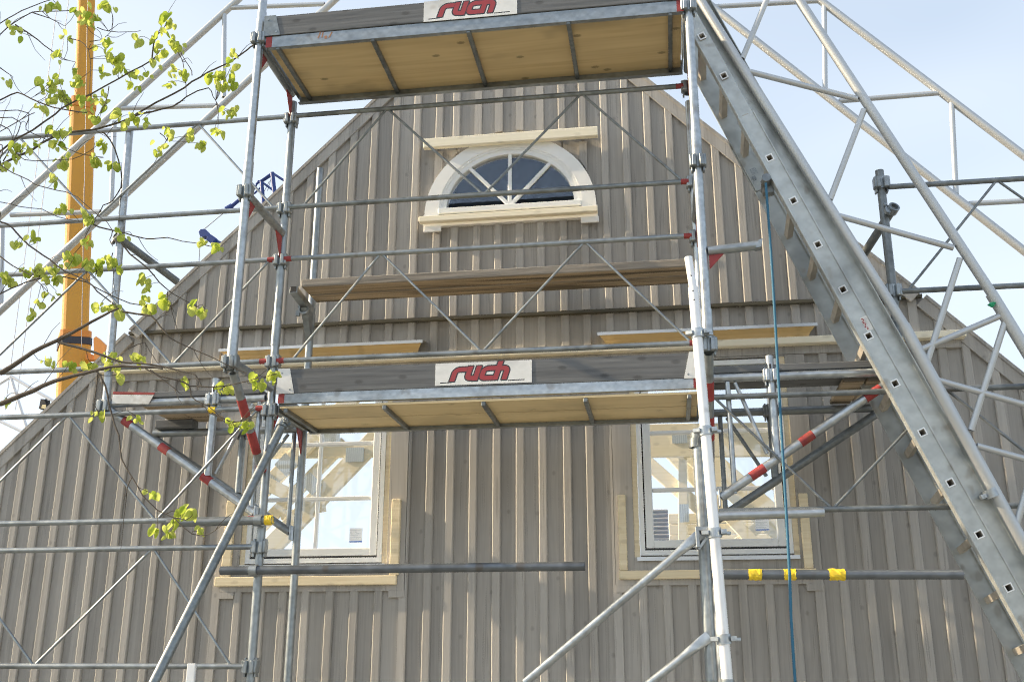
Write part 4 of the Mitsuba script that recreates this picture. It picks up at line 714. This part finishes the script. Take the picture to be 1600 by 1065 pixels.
# ------------------------------------------------------------------ tree branches in front at the left
tree = thing('lime_tree', 'lime tree with dark branches and young yellow green leaves reaching in at the left', 'tree')
obj('trunk', path_tube(smooth_path([(-5.6, 3.9, 0), (-5.5, 3.95, 2.5), (-5.55, 4.0, 5.0), (-5.4, 4.05, 8.0)], .3), np.linspace(.16, .07, 28)[:len(smooth_path([(-5.6, 3.9, 0), (-5.5, 3.95, 2.5), (-5.55, 4.0, 5.0), (-5.4, 4.05, 8.0)], .3))] if False else .11, 12), 'bark', tree, True)
BR = [
 (4.20, .011, [(-3.233, 4.200, 5.066), (-3.173, 4.200, 5.123), (-3.073, 4.200, 5.176), (-2.966, 4.200, 5.258), (-2.894, 4.200, 5.311), (-2.782, 4.200, 5.356), (-2.694, 4.200, 5.403), (-2.584, 4.200, 5.463), (-2.474, 4.200, 5.520), (-2.458, 4.200, 5.537)]),
 (4.20, .005, [(-2.474, 4.200, 5.520), (-2.475, 4.200, 5.595), (-2.468, 4.200, 5.651), (-2.441, 4.200, 5.693), (-2.411, 4.200, 5.736)]),
 (4.28, .012, [(-3.283, 4.280, 5.040), (-3.114, 4.280, 5.114), (-3.027, 4.280, 5.169), (-2.911, 4.280, 5.196), (-2.782, 4.280, 5.197), (-2.691, 4.280, 5.222), (-2.601, 4.280, 5.251), (-2.471, 4.280, 5.325), (-2.328, 4.280, 5.401), (-2.205, 4.280, 5.479), (-2.096, 4.280, 5.524), (-2.009, 4.280, 5.591), (-1.971, 4.280, 5.617)]),
 (4.28, .006, [(-2.601, 4.280, 5.251), (-2.487, 4.280, 5.278), (-2.375, 4.280, 5.298), (-2.308, 4.280, 5.344), (-2.196, 4.280, 5.389), (-2.164, 4.280, 5.338), (-2.148, 4.280, 5.311)]),
 (4.15, .010, [(-3.243, 4.150, 5.330), (-3.154, 4.150, 5.366), (-3.078, 4.150, 5.326), (-2.988, 4.150, 5.282), (-2.879, 4.150, 5.247), (-2.758, 4.150, 5.219)]),
 (4.10, .007, [(-3.175, 4.100, 5.118), (-3.068, 4.100, 5.181), (-3.004, 4.100, 5.211)]),
 (4.18, .006, [(-3.152, 4.180, 5.075), (-3.078, 4.180, 5.001), (-2.951, 4.180, 4.985), (-2.818, 4.180, 4.985), (-2.747, 4.180, 5.011), (-2.713, 4.180, 5.033)]),
 (4.22, .006, [(-3.126, 4.220, 5.192), (-3.096, 4.220, 5.175), (-2.978, 4.220, 5.115), (-2.877, 4.220, 5.064), (-2.787, 4.220, 5.028), (-2.677, 4.220, 5.002)]),
 (4.12, .006, [(-3.159, 4.120, 4.945), (-3.084, 4.120, 4.898), (-2.991, 4.120, 4.850), (-2.939, 4.120, 4.818), (-2.831, 4.120, 4.787), (-2.751, 4.120, 4.758), (-2.703, 4.120, 4.724), (-2.629, 4.120, 4.662), (-2.553, 4.120, 4.601), (-2.518, 4.120, 4.556)]),
 (4.30, .006, [(-3.263, 4.300, 4.840), (-3.156, 4.300, 4.808), (-3.027, 4.300, 4.782), (-2.934, 4.300, 4.737), (-2.812, 4.300, 4.701)]),
 (4.18, .010, [(-3.154, 4.180, 4.667), (-3.107, 4.180, 4.650), (-3.051, 4.180, 4.599), (-2.981, 4.180, 4.535), (-2.858, 4.180, 4.451), (-2.774, 4.180, 4.390), (-2.655, 4.180, 4.335), (-2.592, 4.180, 4.277), (-2.507, 4.180, 4.215), (-2.460, 4.180, 4.169)]),
 (4.18, .006, [(-2.460, 4.180, 4.169), (-2.383, 4.180, 4.155), (-2.305, 4.180, 4.139), (-2.259, 4.180, 4.087), (-2.209, 4.180, 4.036), (-2.134, 4.180, 3.992), (-2.025, 4.180, 3.945), (-1.926, 4.180, 3.896), (-1.822, 4.180, 3.847)]),
 (4.25, .005, [(-2.722, 4.250, 5.161), (-2.695, 4.250, 5.141), (-2.641, 4.250, 5.065), (-2.595, 4.250, 4.941), (-2.583, 4.250, 4.846), (-2.618, 4.250, 4.779), (-2.665, 4.250, 4.755), (-2.686, 4.250, 4.705), (-2.720, 4.250, 4.639), (-2.754, 4.250, 4.543), (-2.786, 4.250, 4.505)]),
 (4.25, .005, [(-2.725, 4.250, 4.677), (-2.702, 4.250, 4.655), (-2.628, 4.250, 4.626), (-2.522, 4.250, 4.599), (-2.459, 4.250, 4.572), (-2.379, 4.250, 4.560), (-2.308, 4.250, 4.563), (-2.230, 4.250, 4.538), (-2.141, 4.250, 4.519), (-2.065, 4.250, 4.498)]),
 (4.22, .008, [(-3.121, 4.220, 4.310), (-2.983, 4.220, 4.362), (-2.886, 4.220, 4.380), (-2.796, 4.220, 4.374), (-2.679, 4.220, 4.342), (-2.560, 4.220, 4.274), (-2.444, 4.220, 4.226), (-2.345, 4.220, 4.202)]),
 (4.22, .005, [(-2.524, 4.220, 4.533), (-2.474, 4.220, 4.474), (-2.378, 4.220, 4.400), (-2.305, 4.220, 4.321), (-2.235, 4.220, 4.263), (-2.120, 4.220, 4.197), (-2.064, 4.220, 4.166)]),
 (4.12, .014, [(-2.982, 4.120, 3.877), (-2.835, 4.120, 3.971), (-2.705, 4.120, 4.030), (-2.608, 4.120, 4.081), (-2.487, 4.120, 4.143), (-2.439, 4.120, 4.163)]),
 (4.12, .008, [(-2.715, 4.120, 4.015), (-2.571, 4.120, 3.972), (-2.483, 4.120, 3.941), (-2.395, 4.120, 3.907), (-2.246, 4.120, 3.886), (-2.090, 4.120, 3.850), (-2.031, 4.120, 3.830), (-1.996, 4.120, 3.773)]),
 (4.10, .014, [(-2.944, 4.100, 3.726), (-2.793, 4.100, 3.783), (-2.697, 4.100, 3.824), (-2.544, 4.100, 3.857), (-2.420, 4.100, 3.878), (-2.276, 4.100, 3.872), (-2.181, 4.100, 3.860)]),
 (4.10, .006, [(-2.498, 4.100, 3.861), (-2.484, 4.100, 3.851), (-2.462, 4.100, 3.824), (-2.428, 4.100, 3.749), (-2.398, 4.100, 3.657), (-2.351, 4.100, 3.567), (-2.326, 4.100, 3.461), (-2.268, 4.100, 3.379), (-2.206, 4.100, 3.297), (-2.135, 4.100, 3.236), (-2.059, 4.100, 3.202), (-2.003, 4.100, 3.190)]),
 (4.10, .003, [(-2.059, 4.100, 3.202), (-1.969, 4.100, 3.131), (-1.898, 4.100, 3.127), (-1.840, 4.100, 3.168)]),
 (4.10, .004, [(-2.276, 4.100, 3.872), (-2.208, 4.100, 3.831), (-2.114, 4.100, 3.766), (-2.078, 4.100, 3.739)]),
 (4.12, .005, [(-2.249, 4.120, 3.862), (-2.200, 4.120, 3.831), (-2.116, 4.120, 3.810), (-2.056, 4.120, 3.781), (-2.045, 4.120, 3.734), (-1.995, 4.120, 3.703), (-1.942, 4.120, 3.675), (-1.874, 4.120, 3.610)]),
 (4.12, .004, [(-2.056, 4.120, 3.781), (-1.954, 4.120, 3.774), (-1.831, 4.120, 3.784), (-1.750, 4.120, 3.801), (-1.657, 4.120, 3.820)]),
 (4.10, .004, [(-1.930, 4.100, 3.650), (-1.836, 4.100, 3.607), (-1.770, 4.100, 3.613), (-1.722, 4.100, 3.629)]),
 (4.30, .008, [(-3.440, 4.300, 5.905), (-3.372, 4.300, 5.950), (-3.263, 4.300, 5.996), (-3.141, 4.300, 6.031)]),
 (4.30, .008, [(-3.428, 4.300, 5.836), (-3.350, 4.300, 5.908), (-3.257, 4.300, 5.955), (-3.148, 4.300, 5.951), (-3.044, 4.300, 5.945)]),
 (4.26, .005, [(-3.316, 4.260, 5.857), (-3.203, 4.260, 5.775), (-3.062, 4.260, 5.660), (-3.002, 4.260, 5.620), (-2.934, 4.260, 5.594)]),
 (4.26, .004, [(-3.226, 4.260, 5.923), (-3.120, 4.260, 5.877), (-3.027, 4.260, 5.820)]), (4.26, .004, [(-3.362, 4.260, 5.599), (-3.321, 4.260, 5.569), (-3.279, 4.260, 5.538)]),
 (4.3, .003, [(-2.866, 4.300, 5.823), (-2.797, 4.300, 5.793), (-2.687, 4.300, 5.778), (-2.615, 4.300, 5.778)]), (4.3, .003, [(-2.898, 4.300, 5.740), (-2.826, 4.300, 5.745), (-2.779, 4.300, 5.795)]),
 (4.2, .003, [(-2.369, 4.200, 5.603), (-2.307, 4.200, 5.504), (-2.277, 4.200, 5.373), (-2.265, 4.200, 5.292)]), (4.2, .003, [(-2.247, 4.200, 5.414), (-2.262, 4.200, 5.463), (-2.315, 4.200, 5.542), (-2.338, 4.200, 5.600)]), (4.28, .003, [(-2.428, 4.280, 5.150), (-2.388, 4.280, 5.104), (-2.423, 4.280, 5.053)]),
 (4.15, .003, [(-2.914, 4.150, 5.661), (-2.850, 4.150, 5.636), (-2.797, 4.150, 5.582), (-2.771, 4.150, 5.460), (-2.754, 4.150, 5.313)]), (4.15, .003, [(-2.657, 4.150, 5.359), (-2.663, 4.150, 5.269), (-2.702, 4.150, 5.182)]),
 (4.1, .003, [(-2.490, 4.100, 3.845), (-2.485, 4.100, 3.765), (-2.488, 4.100, 3.719), (-2.456, 4.100, 3.659)]), (4.1, .003, [(-2.268, 4.100, 3.379), (-2.281, 4.100, 3.337), (-2.287, 4.100, 3.296)]), (4.15, .003, [(-2.386, 4.150, 3.976), (-2.308, 4.150, 4.003), (-2.295, 4.150, 3.942)]),
 (4.25, .004, [(-3.298, 4.250, 5.252), (-3.242, 4.250, 5.218), (-3.212, 4.250, 5.160)]), (4.2, .004, [(-3.207, 4.200, 5.011), (-3.184, 4.200, 5.066), (-3.161, 4.200, 5.140)]), (4.12, .004, [(-3.079, 4.120, 4.459), (-3.004, 4.120, 4.406), (-2.915, 4.120, 4.359), (-2.847, 4.120, 4.301), (-2.748, 4.120, 4.216)]),
 (4.2, .003, [(-2.567, 4.200, 4.594), (-2.574, 4.200, 4.544), (-2.556, 4.200, 4.510)]), (4.2, .003, [(-2.552, 4.200, 4.477), (-2.549, 4.200, 4.428), (-2.492, 4.200, 4.360)]), (4.2, .003, [(-2.251, 4.200, 4.266), (-2.245, 4.200, 4.218), (-2.208, 4.200, 4.163)]),
]
BP = []
for y, r, pts in BR:
    pts = [np.array(p) for p in pts]
    if pts[0][0] < -3.109 and r > .0055:
        w = pts[0] + unit(pts[0] - pts[1]) * 0.25; tz = float(np.clip(pts[0][2] - .35, .8, 7.5)); pts = [A3(-5.53, 4.0, tz), A3(-5.1, 4.02, tz + .12), w] + pts
    q = smooth_path(pts, .045, .0022)
    BP.append(q); obj('branch', path_tube(q, np.linspace(r * .85, max(.0014, r * .3), len(q)), 7), 'bark', tree, True)
def leaf_mesh(seed):
    """Young lime leaf: round heart shape, cupped and pleated, hanging from its stalk."""
    q = random.Random(seed); n = 10; v, f = [], []; cup = q.uniform(.5, 1.1); curl = q.uniform(.1, .9)
    for i in range(n):
        t = i / (n - 1); w = .56 * math.sin(math.pi * min(1, .10 + .90 * t ** .8)) ** .75 + .015
        for j in range(-3, 4):
            u = j / 3; x = u * w; pl = .035 * (1 if j % 2 else -1) * (.3 + t) * (1 - t * .5)
            v.append((x * math.cos(cup * .6 * abs(u)), w * abs(u) ** 1.6 * math.sin(cup) * .75 + curl * (t - .25) ** 2 * .55 + pl, -t + .16 * abs(u) * (1 - t)))
    for i in range(n - 1):
        for j in range(6): a = i * 7 + j; f += [[a, a + 1, a + 8], [a, a + 8, a + 7]]
    v += [(.014, 0, 0), (-.014, 0, 0), (0, -.01, .5)]; m = len(v); f += [[m - 3, m - 2, m - 1]]
    return trimesh.Trimesh(np.array(v), np.array(f), process=False)
LV = [[mikit.ply(leaf_mesh(10 * a + b), 'leaf_%d' % a, True) for b in range(3)] for a in range(3)]
CL = [((-3.181, 4.200, 4.963), 2), ((-3.127, 4.200, 5.055), 2), ((-3.085, 4.200, 5.051), 1), ((-3.149, 4.200, 5.021), 2), ((-3.251, 4.200, 5.453), 2), ((-3.245, 4.200, 5.754), 2), ((-3.273, 4.200, 5.788), 1), ((-3.116, 4.200, 5.901), 2), ((-3.075, 4.200, 5.925), 2), ((-2.935, 4.200, 5.851), 1), ((-2.872, 4.200, 5.837), 2), ((-2.832, 4.200, 5.810), 2), ((-2.890, 4.200, 5.788), 1), ((-2.854, 4.200, 5.758), 1), ((-2.772, 4.200, 5.865), 1), ((-2.758, 4.200, 5.872), 1), ((-2.959, 4.200, 5.691), 1), ((-2.992, 4.200, 5.576), 3), ((-2.906, 4.200, 5.493), 1), ((-3.065, 4.200, 5.425), 2), ((-3.017, 4.200, 5.432), 2), ((-2.969, 4.200, 5.443), 2), ((-3.007, 4.200, 5.413), 1), ((-3.018, 4.200, 5.373), 1), ((-2.949, 4.200, 5.378), 2), ((-2.961, 4.200, 5.342), 2), ((-2.923, 4.200, 5.320), 1), ((-3.040, 4.200, 5.286), 2), ((-2.991, 4.200, 5.308), 2), ((-2.865, 4.200, 5.407), 2), ((-2.855, 4.200, 5.432), 2), ((-2.803, 4.200, 5.310), 2), ((-2.803, 4.200, 5.255), 1), ((-2.783, 4.200, 5.316), 1), ((-2.715, 4.200, 5.321), 2), ((-2.700, 4.200, 5.265), 2), ((-2.734, 4.200, 5.203), 1), ((-2.734, 4.200, 5.470), 2), ((-2.691, 4.200, 5.540), 2), ((-2.668, 4.200, 5.549), 2), ((-2.713, 4.200, 5.629), 2), ((-2.744, 4.200, 5.594), 1), ((-2.679, 4.200, 5.528), 2), ((-2.648, 4.200, 5.473), 2), ((-2.609, 4.200, 5.469), 1), ((-2.567, 4.200, 5.381), 2), ((-2.558, 4.200, 5.443), 1), ((-2.495, 4.200, 5.437), 1), ((-2.610, 4.200, 5.203), 3), ((-2.509, 4.200, 5.177), 2), ((-2.484, 4.200, 5.167), 2), ((-2.574, 4.200, 5.161), 1), ((-2.417, 4.150, 5.642), 2), ((-2.389, 4.150, 5.692), 2), ((-2.373, 4.150, 5.709), 2), ((-2.488, 4.200, 5.645), 1), ((-2.446, 4.200, 5.581), 2), ((-2.388, 4.150, 5.528), 2), ((-2.350, 4.150, 5.587), 2), ((-2.323, 4.150, 5.558), 2), ((-2.305, 4.150, 5.546), 1), ((-2.468, 4.200, 5.501), 2), ((-2.324, 4.150, 5.412), 1), ((-2.280, 4.150, 5.379), 2), ((-2.343, 4.150, 5.341), 2), ((-2.582, 4.200, 5.643), 2), ((-2.099, 4.150, 5.334), 2), ((-2.079, 4.150, 5.361), 2), ((-2.053, 4.150, 5.365), 1), ((-2.064, 4.150, 5.305), 2), ((-2.009, 4.150, 5.318), 2), ((-2.022, 4.150, 5.391), 2), ((-2.013, 4.150, 5.481), 1), ((-2.023, 4.150, 5.150), 2), ((-1.994, 4.150, 5.148), 1), ((-2.057, 4.150, 5.059), 2), ((-2.073, 4.150, 5.053), 1), ((-2.125, 4.150, 4.985), 2), ((-2.194, 4.150, 5.025), 2), ((-2.292, 4.150, 5.050), 2), ((-2.304, 4.150, 5.072), 1), ((-2.386, 4.200, 4.990), 1), ((-2.338, 4.150, 4.988), 1), ((-2.968, 4.200, 5.153), 2), ((-2.925, 4.200, 5.139), 1), ((-2.878, 4.200, 5.128), 1), ((-2.931, 4.200, 5.086), 2), ((-2.939, 4.200, 5.076), 1), ((-3.055, 4.200, 5.085), 1), ((-2.698, 4.200, 5.060), 2), ((-2.679, 4.200, 5.048), 1), ((-2.720, 4.200, 4.970), 2), ((-2.711, 4.200, 4.956), 1), ((-2.622, 4.200, 4.946), 2), ((-2.603, 4.200, 4.930), 1), ((-2.901, 4.200, 4.981), 2), ((-2.876, 4.200, 4.993), 1), ((-2.898, 4.200, 4.865), 2), ((-2.836, 4.200, 4.719), 2), ((-2.876, 4.200, 4.715), 1), ((-2.723, 4.200, 4.671), 2), ((-2.681, 4.200, 4.635), 1), ((-2.982, 4.200, 4.570), 2), ((-2.964, 4.200, 4.562), 1), ((-3.072, 4.200, 4.542), 1), ((-3.042, 4.200, 4.523), 1), ((-2.686, 4.200, 4.525), 2), ((-2.517, 4.200, 4.564), 2), ((-3.083, 4.200, 4.360), 2), ((-3.067, 4.200, 4.366), 2), ((-2.990, 4.200, 4.404), 2), ((-2.949, 4.200, 4.402), 2), ((-2.923, 4.200, 4.400), 2), ((-2.833, 4.200, 4.418), 2), ((-2.854, 4.200, 4.386), 1), ((-2.888, 4.200, 4.349), 1), ((-2.832, 4.200, 4.346), 2), ((-2.782, 4.200, 4.458), 2), ((-2.748, 4.200, 4.449), 2), ((-2.678, 4.200, 4.419), 2), ((-2.643, 4.200, 4.401), 2), ((-2.579, 4.200, 4.413), 2), ((-2.548, 4.200, 4.421), 2), ((-2.624, 4.200, 4.383), 1), ((-2.608, 4.200, 4.382), 1), ((-2.494, 4.200, 4.376), 1), ((-2.922, 4.200, 4.180), 2), ((-2.880, 4.200, 4.226), 1), ((-2.853, 4.200, 4.266), 1), ((-2.568, 4.200, 4.203), 2), ((-2.518, 4.200, 4.185), 2), ((-2.466, 4.200, 4.151), 2), ((-2.374, 4.200, 4.321), 2), ((-2.361, 4.200, 4.288), 2), ((-2.374, 4.200, 4.235), 1), ((-2.310, 4.200, 4.174), 2), ((-2.344, 4.200, 4.192), 2), ((-2.239, 4.150, 4.185), 2), ((-2.217, 4.150, 4.183), 2), ((-2.080, 4.150, 4.145), 2), ((-2.057, 4.150, 4.129), 2), ((-2.071, 4.150, 4.466), 1), ((-2.006, 4.150, 4.440), 2), ((-2.803, 4.200, 3.932), 2), ((-2.703, 4.200, 3.907), 2), ((-2.630, 4.200, 3.904), 2), ((-2.578, 4.200, 3.914), 2), ((-2.488, 4.200, 3.950), 2), ((-2.468, 4.200, 3.918), 2), ((-2.359, 4.200, 3.920), 2), ((-2.339, 4.200, 3.937), 1), ((-2.445, 4.200, 3.856), 2), ((-2.091, 4.150, 3.805), 1), ((-2.522, 4.200, 3.665), 2), ((-2.337, 4.200, 3.658), 1), ((-2.991, 4.200, 3.762), 1), ((-1.674, 4.150, 3.806), 3), ((-1.745, 4.150, 3.777), 2), ((-1.775, 4.150, 3.787), 2), ((-1.922, 4.150, 3.763), 2), ((-1.900, 4.150, 3.757), 1), ((-1.847, 4.150, 3.593), 2), ((-1.817, 4.150, 3.581), 2), ((-1.789, 4.150, 3.600), 1), ((-2.179, 4.200, 3.157), 2), ((-2.102, 4.150, 3.128), 2), ((-2.069, 4.150, 3.176), 2), ((-2.030, 4.150, 3.222), 2), ((-2.000, 4.150, 3.208), 2), ((-2.226, 4.200, 3.311), 1), ((-1.970, 4.150, 3.134), 1)]
cnt, rest = 0, []
for p, nl in CL:
    for j in range(nl + 3):
        one = j < nl and cnt < 298; s = rng.uniform(.033, .051) if one else rng.uniform(.020, .036)
        o = A3(*p) + A3(rng.uniform(-.022, .022), rng.uniform(-.04, .04), rng.uniform(-.014, .022)) * (0 if nl == 1 and one else 1) + A3(0, 0, s * .45)
        t = T().translate(o.tolist()).rotate([0, 0, 1], rng.uniform(0, 360)).rotate([1, 0, 0], rng.uniform(-45, 45)).rotate([0, 1, 0], rng.uniform(-40, 40)).scale([s * rng.uniform(.8, 1.05), s, s])
        if one:
            k = numbered(tree + '__leaf'); cnt += 1; scene[k] = {**rng.choice(LV[rng.choice((0, 0, 1, 1, 2))]), 'to_world': t}
        else: rest.append(leaf_mesh(rng.choice((0, 1, 2, 11, 12))).apply_transform(np.array(t.matrix, float)))
# fine twigs: one to every tuft of leaves, and loose ones along the branches
bp = np.vstack([b[2:] for b in BP]); tw = []
for p, nl in CL:
    p = A3(*p); q = bp[np.argmin(np.linalg.norm((bp - p) * [1, .6, 1], axis=1))]
    m = (p + q) / 2 + A3(rng.uniform(-.02, .02), rng.uniform(-.01, .01), rng.uniform(-.005, .03))
    tw.append(path_tube(smooth_path([q, m, p + A3(0, 0, .015)], .02, .0012), .0014, 5))
for b in BP:
    for _ in range(max(1, int(len(b) / 7))):
        i = rng.randrange(2, len(b) - 1); d = unit(b[min(i + 1, len(b) - 1)] - b[i - 1]); L = rng.uniform(.06, .20); up = rng.choice((-1, 1))
        e = b[i] + d * L * .75 + A3(0, rng.uniform(-.05, .05), up * L * rng.uniform(.2, .7)); k2 = (b[i] + e) / 2 + A3(0, 0, up * L * .12)
        tw.append(path_tube(smooth_path([b[i], k2, e], .03, .002), np.linspace(.0019, .0009, len(smooth_path([b[i], k2, e], .03))), 5))
obj('fine_twigs', tw, 'bark', tree, True, label='fine dark twigs along the branches', kind='stuff')
obj('small_leaves', rest, 'leaf_1', tree, True, label='many small unfolding yellow green leaves along the twigs', kind='stuff')

# alike things share a group
GROUPS = {'scaffold post': 'upright posts of the scaffold', 'guard rail': 'W braced guard rails of the scaffold', 'scaffold deck': 'plywood scaffold decks', 'toe board': 'toe boards of the scaffold', 'transom': 'short transoms between the posts',
          'bracket': 'brackets on the scaffold posts', 'strut': 'struts under the front posts', 'plank': 'planks laid on the brackets', 'girder': 'lattice girders of the cover roof', 'truss': 'timber roof trusses behind the windows', 'tube': 'loose scaffold tubes', 'brace': 'slanting brace tubes'}
for v in labels.values():
    if v.get('category') in GROUPS and 'group' not in v: v['group'] = GROUPS[v['category']]
